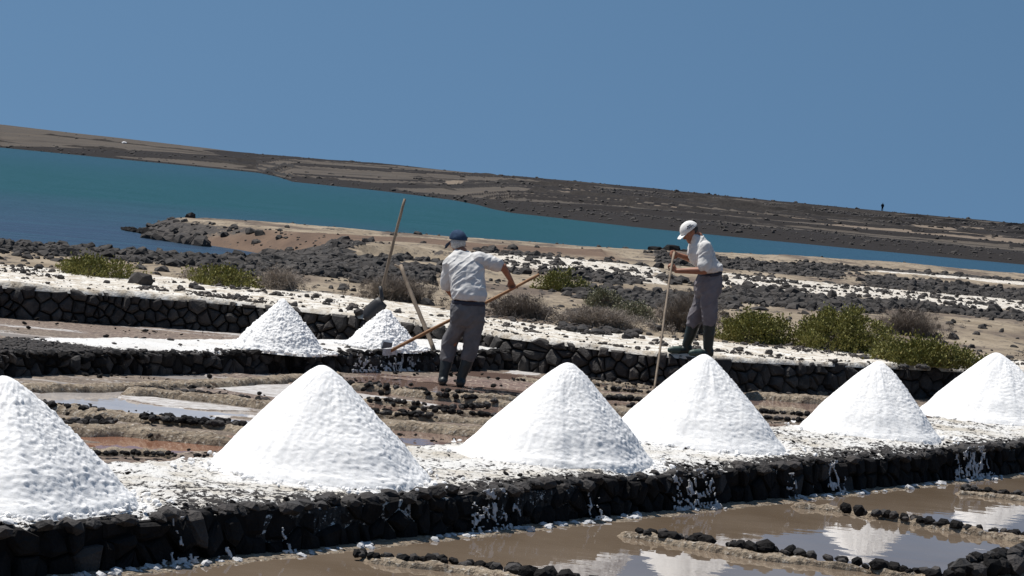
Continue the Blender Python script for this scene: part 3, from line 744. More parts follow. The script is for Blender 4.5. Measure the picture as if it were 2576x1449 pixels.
ridge('pan_ridge', 'tan mud ridge between bright pools at lower right, black stones along it', [(1543, 1336), (1620, 1344), (1800, 1376), (1932, 1396), (2150, 1422), (2382, 1455), (2500, 1475)], .075, .042,
      [((1612, 1333), (1800, 1358), 1, .046, 0), ((1830, 1366), (1935, 1382), 1, .04, 0), ((1935, 1378), (2050, 1394), 1, .05, 0), ((2080, 1398), (2160, 1408), 1, .033, 0), ((2185, 1416), (2390, 1444), 1, .05, 0)], seed=2)
ridge('pan_ridge', 'long tan mud ridge from the dyke foot to the right frame edge', [(1960, 1262), (2100, 1276), (2250, 1300), (2400, 1326), (2576, 1352), (2700, 1370)], .085, .04,
      [((2130, 1276), (2180, 1282), .9, .04, 0), ((2195, 1283), (2410, 1318), 1, .042, 0), ((2420, 1318), (2600, 1342), 1, .036, 0)], seed=3)
ridge('pan_ridge', 'short tan mud ridge with dark stones at the right frame edge, nearest the dyke', [(2382, 1232), (2450, 1236), (2576, 1250), (2700, 1264)], .085, .035, [((2420, 1222), (2600, 1240), 1, .036, 0)], seed=4)
ridge('pan_ridge', 'heap of large black boulders on a mud ridge in the lower right corner', [(2405, 1450), (2470, 1440), (2576, 1425), (2680, 1410)], .16, .05,
      [((2400, 1437), (2600, 1408), 1, .065, .0), ((2420, 1446), (2620, 1420), 1, .07, .02), ((2450, 1436), (2640, 1404), 1, .055, .07)], seed=5)
# back pans
ridge('pan_ridge', 'pale crusted mud ridge along the foot of the middle dyke', [(-80, 976), (100, 976), (300, 974), (480, 966), (644, 958), (860, 944)], .14, .065, [], seed=11)
ridge('pan_ridge', 'rounded tan mud ridge jutting into the grey pool left of the second heap', [(305, 988), (380, 988), (450, 994), (560, 1006), (644, 1016), (760, 1034)], .13, .07, [((358, 970), (520, 982), .95, .05, -.04), ((520, 982), (680, 1000), .95, .045, -.04)], seed=12)
ridge('pan_ridge', 'broad tan mud ridge in front of the grey pool', [(60, 1016), (180, 1034), (260, 1046), (400, 1060), (520, 1072), (644, 1088), (720, 1096)], .16, .075,
      [((66, 1011), (270, 1038), 1, .04, 0), ((352, 1052), (640, 1074), 1, .052, 0), ((380, 1056), (600, 1072), .8, .04, 0)], seed=13)
ridge('pan_ridge', 'tan mud bank behind the red pool with a thick black stone row on its left', [(60, 1082), (200, 1084), (290, 1084), (400, 1094), (520, 1106), (620, 1112)], .16, .075,
      [((95, 1066), (290, 1063), 1, .05, 0), ((100, 1072), (285, 1070), 1, .045, .0)], seed=14)
ridge('pan_ridge', 'ochre mud ridge in front of the boots of the man with the blue cap', [(855, 970), (960, 978), (1050, 992), (1180, 1006), (1300, 1020), (1440, 1030), (1520, 1036)], .13, .065,
      [((860, 962), (1060, 983), .9, .045, 0), ((1060, 988), (1250, 1008), .35, .045, 0), ((1081, 1020), (1232, 1013), .85, .045, -.03)], seed=15)
ridge('pan_ridge', 'brown mud ridge with black stones right of the second heap', [(890, 1038), (1000, 1046), (1100, 1052), (1200, 1060), (1340, 1070)], .13, .065, [((905, 1030), (1094, 1048), 1, .045, 0), ((930, 1036), (1060, 1048), .8, .04, 0)], seed=16)
ridge('pan_ridge', 'low ochre mud ridge just behind the dyke between second and third heaps', [(930, 1066), (1040, 1072), (1150, 1084), (1300, 1096)], .2, .07, [], seed=17)
ridge('pan_ridge', 'thin mud ridge at the tip of the right mans long pole', [(1480, 994), (1600, 1002), (1720, 1014), (1900, 1030)], .14, .07, [((1490, 1000), (1625, 1008), .85, .05, 0)], seed=18)
ridge('pan_ridge', 'brown mud ridge between the third and fourth heaps', [(1480, 1030), (1600, 1040), (1720, 1050)], .2, .08, [((1540, 1020), (1640, 1030), .6, .045, 0)], seed=19)
ridge('pan_ridge', 'tan mud ridge below the back wall between fourth and fifth heaps', [(1860, 990), (1980, 1002), (2110, 1012), (2300, 1024)], .2, .08, [((1880, 985), (2000, 996), .3, .04, 0)], seed=20)
ridge('pan_ridge', 'dark brown mud ridge behind the dyke left of the fifth heap', [(1870, 1026), (1960, 1034), (2060, 1042)], .22, .07, [((1900, 1036), (2040, 1044), .8, .045, 0)], seed=21)
ridge('pan_ridge', 'flat pinkish mud ridge along the foot of the back wall', [(1290, 948), (1420, 968), (1600, 984), (1660, 992)], .16, .05, [((1300, 952), (1500, 968), .25, .04, 0)], seed=22)

def pan_grit():
    g = np.random.default_rng(21); n = 30000; X = g.uniform(-6.5, 8, n); Y = g.uniform(13, 32, n); P = np.stack([X, Y, 0 * X], -1); s, v = nco(X, Y)
    c = fbm(P, (.7, 2.6, 1), 4, 130); k = (v > NW + .05) & (Y < by(X) - .15) & (g.random(n) < .01 + .28 * sstep(.2, .38, c)); a, b = mco(X, Y); k &= ~((b > -.05) & (b < MW + .1) & (a < 4))
    for pl in list(WPOOLS.values()) + WSALT: k &= ~inside(P, pl)
    P = P[k]; P[:, 2] = .035; rubble('pan_gravel', P, .010 + .035 * g.random(len(P)) ** 3, BASALT3, .6, 35, kind='stuff', label='dark gravel in streaks between the mud ridges of the back pans', category='gravel')
pan_grit()
EX = [
 ('thin brown ridge just in front of the booted man, below the stone wall', [(1420, 952), (1560, 966), (1660, 976)], [((1440, 948), (1620, 966), .5, .035, 0)]),
 ('narrow salty ridge left of the third heap, level with its tip', [(1100, 985), (1240, 998), (1380, 1008)], [((1120, 980), (1360, 1000), .8, .04, 0)]),
 ('narrow brown ridge halfway down the left side of the third heap', [(1010, 1028), (1180, 1040), (1300, 1050)], [((1030, 1024), (1280, 1044), .75, .04, 0)]),
 ('low ridge with stones right beside the second heap, near its top', [(880, 1000), (1000, 1012), (1090, 1020)], [((890, 996), (1080, 1014), .7, .035, 0)]),
 ('thin salty ridge between third and fourth heaps, upper of two', [(1470, 972), (1600, 984), (1650, 990)], [((1480, 968), (1640, 984), .7, .035, 0)]),
 ('thin brown ridge between fourth and fifth heaps, lowest one', [(1880, 1048), (1990, 1056), (2040, 1060)], [((1885, 1044), (2030, 1056), .9, .04, 0)]),
 ('long thin ridge right of the fourth heap, directly below the wall', [(1870, 970), (2000, 984), (2140, 996)], [((1890, 966), (2120, 990), .35, .035, 0)]),
 ('pale thin ridge below the wall between fifth and sixth heaps', [(2270, 1022), (2380, 1030), (2440, 1036)], [((2280, 1018), (2400, 1030), .4, .035, 0)]),
 ('thin stone topped ridge at the left frame edge behind the first heap', [(40, 1052), (160, 1056), (300, 1070), (420, 1080)], [((60, 1048), (250, 1058), .8, .035, 0)]),
 ('low salty ridge behind the dyke at the left, under the red pool', [(150, 1138), (300, 1138), (460, 1142)], [((170, 1134), (440, 1138), .7, .03, 0)])]
for i, (lb, pts, rows) in enumerate(EX): ridge('pan_ridge', lb, pts, .10, .05, rows, seed=40 + i)
# white salt lumps along the water line at the near dyke's foot
def foot_lumps():
    g = np.random.default_rng(3); n = 430; s = g.uniform(-7, 15.5, n)
    ok = fbm(np.stack([s, s * 0, s * 0], -1), 1.6, 2, 3) > -.1; s = s[ok]; v = -.06 - .08 * g.random(len(s)) ** 2
    P = np.stack([NP.x + s * NU.x + v * NV.x, NP.y + s * NU.y + v * NV.y, np.full(len(s), .004)], -1)
    rubble('salt_lumps', P, .018 + .032 * g.random(len(P)) ** 2, SALTC, .6, 4, kind='stuff', label='small pale salt lumps along the waterline of the near dyke', category='salt lumps')
    # mud toe
    C = resample([NP + NU * a + NV * -.14 for a in np.arange(-8, 16.5, .8)], .06); V = []
    for i, c in enumerate(C):
        wv = .03 * rnd.uniform(-1, 1)
        for off, z in ((-.05 + wv, -.05), (.0 + wv, .003), (.07, .01), (.2, .015)):
            V.append((c.x + NV.x * off, c.y + NV.y * off, z))
    link('mud_toe', mesh_np('mud_toe', V, gridF(len(C), 4)[:, ::-1], True), RIDGE, kind='structure')
foot_lumps()
# black grit and small stones on the dyke tops
def top_grit():
    g = np.random.default_rng(9)
    n = 14000; s = g.uniform(-7, 15.5, n); v = g.random(n) * NW
    P = np.stack([NP.x + s * NU.x + v * NV.x, NP.y + s * NU.y + v * NV.y, np.full(n, NZ - .022)], -1)
    c = salt_near(s, v, P)[0]; k = g.random(n) < np.clip(.55 - c * 1.0, .012, .6); P = P[k]
    rubble('black_grit', P, .008 + .016 * g.random(len(P)) ** 2, BASALT3, .5, 14, parent=None, kind='stuff', label='black grit and stone chips scattered over the near dyke top', category='grit')
    n = 3500; s = g.uniform(-8, 3.5, n); v = g.random(n) * MW
    P = np.stack([MP.x + s * NU.x + v * NV.x, MP.y + s * NU.y + v * NV.y, np.full(n, MZ - .022)], -1)
    c = salt_mid(s, v, P)[0]; k = g.random(n) < np.clip(.8 - c, .02, .9); P = P[k]
    rubble('black_grit', P, .015 + .03 * g.random(len(P)) ** 2, BASALT, .45, 15, parent=None, kind='stuff', label='dark grit on the stony left part of the middle dyke', category='grit')
top_grit()

# lacy salt crusts that ran down the dyke faces
def crust(parent, s0, s1, zt, seed, thr=.05, z0=.005):
    n = int((s1 - s0) / .006); kz = int((zt - z0 + .03) / .006)
    s, z = np.meshgrid(np.linspace(s0, s1, n), np.linspace(z0, zt, kz)); s = s.ravel(); z = z.ravel(); low = np.clip(1 - (z - z0) / (zt - z0), 0, 1)
    P = np.stack([s, z * .75, 0 * s + seed], -1); P[:, 0] += .04 * fbm(P, (8, 8, 1), 3, seed + 5); f = 1 - 3.6 * np.abs(fbm(P, (8, 8, 1), 3, seed)); f2 = fbm(P, (11, 11, 1), 3, seed + 9)
    x = np.abs(s - (s0 + s1) / 2 + .05 * fbm(P, (4, 4, 1), 3, seed + 2)) / ((s1 - s0) / 2)
    env = (.55 + .45 * low) - x; foot = sstep(.72, .95, low) * (f2 > -.25)
    keep = (env + .3 * f2 > 0) & ((f > .36 + thr) | (f2 > .40 + thr) | (foot > .5)) & (fbm(np.stack([s, z, 0 * s + 3], -1), 42, 3, seed + 30) > -.10)
    off = -.035 - .03 * low ** 2 - .02 * np.abs(f2) + .12 * z
    V = np.stack([s * NU.x + off * NV.x, s * NU.y + off * NV.y, z], -1)
    F = gridF(kz, n); F = F[keep[F].sum(1) >= 4]
    if len(F) == 0: return
    F2 = np.unique(F); mp_ = -np.ones(len(V), int); mp_[F2] = np.arange(len(F2))
    o = link('salt_drip', mesh_np('salt_drip', V[F2], mp_[F], True), SALTD, parent, kind='stuff'); md = o.modifiers.new('thick', 'SOLIDIFY'); md.thickness = .008; md.offset = 0
SALTD = mat_salt('salt_drip', (.62, .62, .62), (.34, .34, .35), .5)
def sN(px, py): p = atz(px, py, .02); return nco(p.x, p.y)[0]
for (a, b, zt, sd, th) in [(1180, 1330, .27, 3, .02), (1695, 1835, .29, 5, -.08), (2430, 2545, .29, 8, -.08), (2110, 2160, .27, 11, .1), (385, 475, .26, 13, .2), (510, 570, .18, 14, .1), (1480, 1530, .2, 17, .25), (2000, 2040, .2, 18, .25), (690, 730, .15, 19, .2)]:
    yb = 1330 - (a - 1250) * .098
    s_a = sN(a, yb); s_b = sN(b, yb - .1 * (b - a)); crust(near, s_a, s_b, zt, sd, th)
p = mco(*atz(1000, 932, 0)[:2]); 
for a, b, sd, th in [(868, 925, 21, .0), (935, 1035, 22, -.12)]:
    sa = mco(*atz(a, 936, 0)[:2])[0]; sb = mco(*atz(b, 932, 0)[:2])[0]; crust(mid, sa, sb, MZ - .02, sd, th)

# ------------------------------------------------------------------ salt heaps
def heap(label, px, py, z0, rad, ht, apex, rough, seed, mat, crease=None, tip=.2, yaw=0, group='salt heaps'):
    c = atz(px, py, z0); top = aty(apex[0], apex[1], c.y); H = top.z - z0 + .01 if ht is None else ht
    lean = top.x - c.x
    nr, na = 130, 300; r = (np.linspace(0, 1, nr) ** .9)[:, None]; a = np.linspace(0, 2 * np.pi, na, endpoint=False)[None, :]
    Rr = rad * 1.05 * (1 + .04 * np.sin(a * 2 + seed) + .03 * np.sin(a * 3 + seed * 2))
    if crease is not None:
        d = (a - crease + np.pi) % (2 * np.pi) - np.pi; Rr = Rr * (1 + .06 * np.exp(-(d / .25) ** 2) - .06 * np.exp(-((d - .75) / .4) ** 2))
    prof = (1 - r); prof = H * (np.sqrt(prof ** 2 * 1.0 + 0) )
    rr = r * np.ones_like(a)
    kt = tip * .45; zc = H * (np.sqrt(1 + kt * kt) - np.sqrt(rr ** 2 + kt * kt)) / (np.sqrt(1 + kt * kt) - kt)
    zc = np.where(rr > .72, zc * (1 - .45 * sstep(.72, 1, rr)), zc); zc = np.maximum(zc, .0) - .025 * sstep(.93, 1, rr)
    X = rr * Rr * np.cos(a) ; Y = rr * Rr * np.sin(a)
    X = X + lean * np.clip(zc / H, 0, 1)
    P = np.stack([X.ravel(), Y.ravel(), zc.ravel()], -1)
    g = fbm(P + seed * 3.1, (7, 7, 7), 4, seed); cl = fbm(P + seed, (30, 30, 30), 3, seed + 1); ck = fbm(P + seed, (60, 60, 60), 2, seed + 4); ang_ = np.arctan2(P[:, 1], P[:, 0]); lob = fbm(np.stack([np.cos(ang_) * 1.6, np.sin(ang_) * 1.6, P[:, 2] * 1.2 + seed], -1), 1.3, 3, seed + 8); stk = fbm(np.stack([np.cos(ang_) * 9, np.sin(ang_) * 9, P[:, 2] * 1.5 + seed], -1), 1, 3, seed + 9)
    side = np.clip(.5 + .9 * np.cos(np.arctan2(P[:, 1], P[:, 0]) - (-.55)), .06, 1.3)
    amt = rough * (side if mat is SALT else 1.0) * sstep(.0, .15, np.hypot(P[:, 0], P[:, 1]) / rad)
    nrm = np.stack([P[:, 0], P[:, 1], np.full(len(P), rad)], -1); nrm /= np.linalg.norm(nrm, axis=1)[:, None]
    clod = np.maximum(0, cl - (.22 if mat is SALT else .02)) * 1.5 + (.25 * np.maximum(0, ck - .35) if mat is SALT else 0)
    P = P + nrm * (amt * (.004 * g + .012 * clod + .006 * ck) + .004 * g + .0016 * ck + (.016 * lob + .007 * stk) * sstep(.05, .3, np.hypot(P[:, 0], P[:, 1]) / rad))[:, None]
    P[:, 2] = np.where(rr.ravel() > .985, -.03, P[:, 2])
    o = link('salt_heap', mesh_np('salt_heap', P, gridF(nr, na, True), True), mat, None, (c.x, c.y, z0 - .005))
    o['label'] = label; o['category'] = 'salt heap'; o['group'] = group; return o, c
heap('large rough white salt heap cut by the left frame edge', 2, 1234, NZ, .72, None, (12, 947), .85, 3, SALT, -1.2)
heap('large smooth white salt heap standing alone left of the man with the blue cap', 818, 1177, NZ, .72, None, (814, 921), .75, 5, SALT, -.95)
heap('white salt heap left of and overlapping the heap under the booted man', 1400, 1143, NZ, .69, None, (1430, 914), .6, 7, SALT, -.9)
heap('tall white salt heap directly below the man in the white cap', 1764, 1104, NZ, .71, None, (1774, 893), .55, 9, SALT, -.8)
heap('white salt heap second from the right edge, below the widest green shrubs', 2190, 1081, NZ, .66, None, (2212, 909), .5, 11, SALT, -.9)
heap('white salt heap nearest the right frame edge, rough on its right side', 2515, 1048, NZ, .82, None, (2508, 888), .7, 13, SALT, -.7)
heap('small pointed lumpy salt heap on the middle dyke, left of the shovel', 706, 876, MZ, .47, None, (713, 752), 1.35, 15, SALTR, None, .07, group='small heaps on the middle dyke')
heap('lowest lumpy salt heap on the middle dyke, beside the leaning poles', 962, 870, MZ, .44, None, (972, 778), 1.7, 17, SALTR, None, .1, group='small heaps on the middle dyke')
# loose salt clods around the heaps
def clods():
    g = np.random.default_rng(4); P = []; sz = []
    for (px, py, r), n in zip(PILE_N, (260, 160, 120, 120, 90, 90)):
        c = atz(px, py, NZ); a = g.uniform(0, 6.28, n); rr = r * (.93 + .45 * g.random(n) ** 2)
        for i in range(n):
            x, y = c.x + rr[i] * math.cos(a[i]), c.y + rr[i] * math.sin(a[i])
            if 0.05 < nco(x, y)[1] < NW - .05: P.append((x, y, NZ - .01)); sz.append(.01 + .02 * g.random() ** 2)
    for (px, py, r, n) in [(706, 876, .5, 160), (962, 870, .44, 200)]:
        c = atz(px, py, MZ); a = g.uniform(0, 6.28, n); rr = r * (.8 + .4 * g.random(n))
        for i in range(n): P.append((c.x + rr[i] * math.cos(a[i]), c.y + rr[i] * math.sin(a[i]), MZ - .005)); sz.append(.012 + .025 * g.random() ** 2)
    rubble('salt_clods', P, np.array(sz), SALTR, .7, 6, kind='stuff', label='loose white salt clods round the feet of the heaps', category='salt clods')
clods()

# ------------------------------------------------------------------ plants
def mat_leaf(name, a, b, c):
    q = M(name, .6, .3); q.world(); n = q.noise(6, 4, .6); n2 = q.noise(45, 2, .6)
    q.color(q.mix(q.ramp(n2, .35, .65), q.mix(q.ramp(n, .35, .65), a, b), c)); q.b.inputs['Subsurface Weight'].default_value = 0; return q.m
LEAF = mat_leaf('shrub_green', (.09, .105, .022), (.17, .175, .04), (.26, .23, .065))
LEAFY = mat_leaf('shrub_ochre', (.14, .12, .02), (.22, .15, .03), (.12, .14, .03))
LEAFG = mat_leaf('shrub_grey_green', (.12, .13, .06), (.19, .19, .10), (.26, .24, .16))
TWIG = mat_leaf('dry_twigs', (.17, .135, .105), (.26, .215, .175), (.36, .31, .26))
TWIGD = mat_leaf('dry_twigs_dark', (.10, .08, .065), (.17, .135, .11), (.24, .2, .16))
def twigs(g, n, rx, ry, h, wid, spread=1.0, curl=.3):
    """thin bent twigs rising from the middle of the plant"""
    bx = g.normal(0, .28, n) * rx; by_ = g.normal(0, .28, n) * ry
    a = g.uniform(0, 6.28, n); out = g.random(n) ** .6
    tx = rx * out * np.cos(a); ty = ry * out * np.sin(a); tz = h * (np.sqrt(np.maximum(0, 1 - .75 * out ** 2))) * g.uniform(.55, 1.05, n)
    K = 5; V = []; s = np.linspace(0, 1, K)
    jx = g.normal(0, curl, (n, K)) * .06; jy = g.normal(0, curl, (n, K)) * .06
    C = np.zeros((n, K, 3)); C[..., 0] = bx[:, None] + (tx - bx)[:, None] * s ** 1.2 + jx * s; C[..., 1] = by_[:, None] + (ty - by_)[:, None] * s ** 1.2 + jy * s
    C[..., 2] = tz[:, None] * s ** .8
    w_ = wid * (1 - .7 * s)[None, :, None]; ang = g.uniform(0, 3.14, n); dx = np.stack([np.cos(ang), np.sin(ang), 0 * ang], -1)[:, None, :]
    A = C - dx * w_; B = C + dx * w_; V = np.stack([A, B], 2).reshape(-1, 3)
    base = (np.arange(n) * K * 2)[:, None]; k = np.arange(K - 1)[None, :] * 2
    F = np.stack([base + k, base + k + 1, base + k + 3, base + k + 2], -1).reshape(-1, 4)
    return V, F
def leaves(g, n, rx, ry, h, ls, clumps, lump=.3):
    th = g.uniform(0, 6.28, clumps); ph = np.arccos(g.uniform(0, 1, clumps)); rad = g.uniform(.55, 1, clumps) ** .6
    nz = 1 + lump * np.sin(th * 3 + 1) + lump * g.normal(0, .6, clumps)
    C = np.stack([rx * rad * nz * np.sin(ph) * np.cos(th), ry * rad * nz * np.sin(ph) * np.sin(th), h * rad * np.cos(ph) * (1 + .08 * g.normal(0, 1, clumps))], -1)
    C[:, 2] = np.maximum(C[:, 2], .02)
    id_ = g.integers(0, clumps, n); cs = ls * g.uniform(1.2, 2.6, clumps)
    P = C[id_] + g.normal(0, 1, (n, 3)) * cs[id_, None] * np.array([1, 1, .8])
    P[:, 2] = np.maximum(P[:, 2], .01)
    d = g.normal(0, .6, (n, 3)); d[:, 2] = np.abs(d[:, 2]) + .6; d += P / np.array([rx, ry, h]) * .4; d /= np.linalg.norm(d, axis=1)[:, None]
    e = np.cross(d, g.normal(0, 1, (n, 3))); e /= np.linalg.norm(e, axis=1)[:, None]; f = np.cross(d, e)
    L = (ls * 1.35 * g.uniform(.6, 1.5, n))[:, None]; wv = L * .38
    V = np.stack([P - e * wv * .5, P + e * wv + d * L * .5, P + d * L, P + f * wv - e * wv * .7 + d * L * .5], 1).reshape(-1, 3)
    F = np.arange(n * 4).reshape(-1, 4); return V, F
def shrub(label, x0, x1, ytop, ybase, mat, n=5000, ls=.022, z=None, depth=.8, seed=1, dead=.0, tw=TWIG, ochre=0):
    c = atz((x0 + x1) / 2, ybase, BZ); Y = c.y; rx = (x1 - x0) / 2 / FPX * Y * .98; ry = min(rx * depth, .45); h = (ybase - ytop) / FPX * Y * .92
    c = Vector((c.x, c.y + ry * .35, 0)); c.z = lz(c.x, c.y) - .02; g = np.random.default_rng(seed); clamp = int(40 + n / 45)
    t = thing('shrub', label, 'shrub', c, 'shrubs on the shore behind the wall')
    V, F = leaves(g, n, rx, ry, h * .98, ls, clamp); link('foliage', mesh_np('foliage', V, F), mat, t, kind='stuff')
    if ochre:
        V, F = leaves(g, ochre, rx * .9, ry, h * 1.12, ls * 1.3, 26); link('foliage', mesh_np('foliage', V, F), LEAFY, t, label='ochre leaf tips', kind='stuff')
    V, F = twigs(g, 260 + int(900 * dead), rx, ry, h * 1.0, .0035); link('stems', mesh_np('stems', V, F), tw, t, kind='stuff')
def brush(label, x0, x1, ytop, ybase, mat=TWIG, n=1500, seed=1, depth=.7):
    c = atz((x0 + x1) / 2, ybase, BZ); Y = c.y; rx = (x1 - x0) / 2 / FPX * Y * 1.15; h = (ybase - ytop) / FPX * Y * 1.02; ry = min(.5, rx * depth)
    c = Vector((c.x, c.y + ry * .6, 0)); c.z = lz(c.x, c.y) - .02
    t = thing('dry_bush', label, 'dry bush', c, 'leafless dry bushes behind the wall'); g = np.random.default_rng(seed)
    V, F = twigs(g, n, rx, ry, h, .0032); link('twigs', mesh_np('twigs', V, F), mat, t, kind='stuff')
    V, F = leaves(g, n * 2, rx, ry, h * .92, .012, 90); link('dry_sprigs', mesh_np('dry_sprigs', V, F), mat, t, kind='stuff')
shrub('low green shrub on the white strip at the far left, below the lava bank', 135, 328, 650, 697, LEAF, 4200, .024, seed=1)
shrub('low green shrub left of the two small lumpy heaps', 470, 640, 668, 722, LEAF, 4500, .022, seed=2)
shrub('yellow green shrub beyond the pole end held by the left man', 1345, 1475, 675, 732, LEAF, 3200, .024, seed=3, depth=.6)
shrub('small grey green bush between the two men, higher of the pair', 1475, 1560, 722, 775, LEAFG, 2600, .02, seed=4, dead=.3)
shrub('small grey green bush between the two men, lower of the pair', 1530, 1645, 755, 806, LEAFG, 3200, .02, seed=5, dead=.3)
shrub('rounded green shrub directly right of the booted man', 1805, 1992, 776, 862, LEAF, 9000, .022, seed=6)
shrub('tallest and widest green shrub, above the fifth heap', 1992, 2238, 768, 884, LEAF, 15000, .022, seed=7)
shrub('long green shrub with ochre tips near the right edge', 2200, 2460, 856, 922, LEAF, 11000, .022, seed=8, ochre=900, depth=.5)
brush('pale dry bush right of the left green shrub pair', 640, 765, 668, 735, TWIG, 1100, 11)
brush('wide brown dry bush behind the standing shovel', 888, 1105, 688, 762, TWIGD, 2200, 12)
brush('dry bush just right of the left man at belt height', 1215, 1402, 735, 802, TWIGD, 2000, 13)
brush('low grey dry bush behind the white strip between the men', 1390, 1640, 770, 826, TWIG, 2200, 14, .5)
brush('large purple brown dry bush behind the right mans pole', 1640, 1830, 728, 838, TWIGD, 2600, 15)
brush('dry bush right of the widest green shrub', 2200, 2395, 770, 845, TWIGD, 2000, 16)
brush('sparse twiggy bush at the left green shrub', 445, 530, 672, 708, TWIG, 300, 17)

# ------------------------------------------------------------------ tools
def mat_wood(name, a, b):
    q = M(name, .7, .3); n = q.noise(12, 5, .6, (1, 1, .08)); q.color(q.mix(q.ramp(n, .35, .65), a, b)); q.bump(n, .3, .005); return q.m
WOOD = mat_wood('weathered_wood', (.16, .12, .085), (.28, .22, .16)); WOODR = mat_wood('reddish_wood', (.22, .11, .05), (.36, .20, .10))
IRON = M('dark_iron', .55, .5).color((.02, .02, .022)).m; STEEL = M('worn_steel', .5, .5).color((.13, .15, .18)).m
def tube(pts, rad, K=8, cap=True):
    pts = [Vector(p) for p in pts]; V = []; n = len(pts)
    for i, p in enumerate(pts):
        d = (pts[min(i + 1, n - 1)] - pts[max(i - 1, 0)]).normalized(); a = d.orthogonal().normalized() if i == 0 else (a - d * a.dot(d)).normalized()
        b = d.cross(a); r = rad[i] if isinstance(rad, (list, tuple)) else rad
        for k in range(K):
            t = 2 * math.pi * k / K; V.append(tuple(p + a * (r * math.cos(t)) + b * (r * math.sin(t))))
    F = gridF(n, K, True).tolist()
    F += [tuple(range(K))[::-1], tuple(range((n - 1) * K, n * K))]
    return V, F
def pyd(name, V, F, mat, parent=None, smooth=True, **k):
    me = bpy.data.meshes.new(name); me.from_pydata([tuple(v) for v in V], [], [tuple(f) for f in F])
    me.polygons.foreach_set('use_smooth', [smooth] * len(me.polygons)); me.update()
    return link(name, me, mat, parent, **k)
def pole(A, B, r0_, r1_, parent, mat, origin, bend=.006, n=14, name='handle'):
    g = random.Random(int(A.x * 100)); pts = []; rr = []
    d = B - A; s = d.orthogonal().normalized()
    for i in range(n):
        t = i / (n - 1); pts.append(A + d * t + s * bend * math.sin(t * 5 + 1) + Vector((g.uniform(-1, 1), 0, g.uniform(-1, 1))) * .0025 - origin); rr.append(r0_ + (r1_ - r0_) * t)
    V, F = tube(pts, rr); return pyd(name, V, F, mat, parent)
# standing shovel
A = aty(948, 775, 31.4); B = aty(1019, 500, 31.5)
t = thing('shovel', 'long handled black bladed shovel standing upright beside the lower lumpy heap', 'shovel', (A.x, A.y, BZ))
O = Vector((A.x, A.y, BZ)); pole(A, B, .020, .017, t, WOOD, O)
V = []; F = []                                                # scooped blade, pointing down-left
ax = (aty(918, 800, 31.35) - aty(962, 757, 31.35)); Lb = ax.length; ax.normalize(); sd = ax.cross(Vector((0, -1, .3))).normalized(); nb = ax.cross(sd).normalized()
for th in (0, 1):
    for i in range(7):
        u = i / 6; wdt = .10 * (1.0 if u < .6 else math.sqrt(max(.05, 1 - ((u - .6) / .42) ** 2))) * (.75 + .25 * min(1, u * 4))
        for j in range(7):
            s = -1 + j / 3; V.append(aty(962, 757, 31.35) + ax * (u * Lb * 1.05) + sd * (wdt * s) + nb * (.03 * (s * s) + .004 * th) - O)
F = gridF(7, 7).tolist() + [tuple(49 + i for i in f[::-1]) for f in gridF(7, 7).tolist()]
for i in range(6): F += [(i, 49 + i, 50 + i, i + 1), (42 + i, 43 + i, 92 + i, 91 + i), (7 * i, 7 * i + 7, 56 + 7 * i, 49 + 7 * i), (7 * i + 6, 55 + 7 * i, 62 + 7 * i, 13 + 7 * i)]
pyd('blade', V, F, IRON, t); pole(aty(962, 757, 31.37), aty(957, 720, 31.41), .024, .022, t, IRON, O, 0, 4, 'socket')
# leaning pole
A = aty(1092, 884, 29.35); B = aty(1008, 667, 29.9)
t = thing('wooden_post', 'thick pale wooden pole leaning left, foot in the salt behind the left man', 'pole', (A.x, A.y, MZ)); pole(A, B, .027, .022, t, WOOD, Vector((A.x, A.y, MZ)), name='shaft')
b2 = aty(1008, 672, 29.9); pole(b2 + Vector((-.07, -.02, .02)), b2 + Vector((.05, .02, -.035)), .014, .014, t, WOOD, Vector((A.x, A.y, MZ)), 0, 3, 'peg')
# small bluish block on the dyke
p = atz(976, 868, MZ + .03); bm = bmesh.new(); bmesh.ops.create_cube(bm, size=1); bmesh.ops.scale(bm, vec=(.11, .06, .09), verts=bm.verts); bmesh.ops.bevel(bm, geom=bm.edges, offset=.01, segments=2)
me = bpy.data.meshes.new('block'); bm.to_mesh(me); bm.free(); o = link('steel_scraper', me, STEEL, None, (p.x, p.y - .3, MZ + .05)); o.rotation_euler = (.3, .1, .3); o['label'] = 'small blue grey metal plate stuck in salt by the rake head'; o['category'] = 'metal plate'

# ------------------------------------------------------------------ people
def sphere_into(V, F, c, r, n=10):
    b = len(V); K = n
    for i in range(1, K):
        th = math.pi * i / K
        for j in range(2 * K): ph = math.pi * j / K; V.append((c[0] + r[0] * math.sin(th) * math.cos(ph), c[1] + r[1] * math.sin(th) * math.sin(ph), c[2] + r[2] * math.cos(th)))
    V.append((c[0], c[1], c[2] + r[2])); V.append((c[0], c[1], c[2] - r[2])); T = len(V) - 2; Bt = len(V) - 1
    for i in range(K - 2):
        for j in range(2 * K): a = b + i * 2 * K + j; a2 = b + i * 2 * K + (j + 1) % (2 * K); F.append((a, a + 2 * K, a2 + 2 * K, a2))
    for j in range(2 * K):
        j2 = (j + 1) % (2 * K); F.append((T, b + j, b + j2)); e = b + (K - 2) * 2 * K; F.append((Bt, e + j2, e + j))
def limb(V, F, chain):
    """tapered tube with round joints; chain = [(point, radius), ...]"""
    for i in range(len(chain) - 1):
        (a, ra), (b_, rb) = chain[i], chain[i + 1]; a = Vector(a); b_ = Vector(b_); n = 6; base = len(V)
        v, f = tube([a + (b_ - a) * k / (n - 1) for k in range(n)], [ra + (rb - ra) * k / (n - 1) for k in range(n)], 16)
        V.extend(v); F.extend([tuple(base + q for q in ff) for ff in f])
    for p, r in chain: sphere_into(V, F, p, (r, r, r))
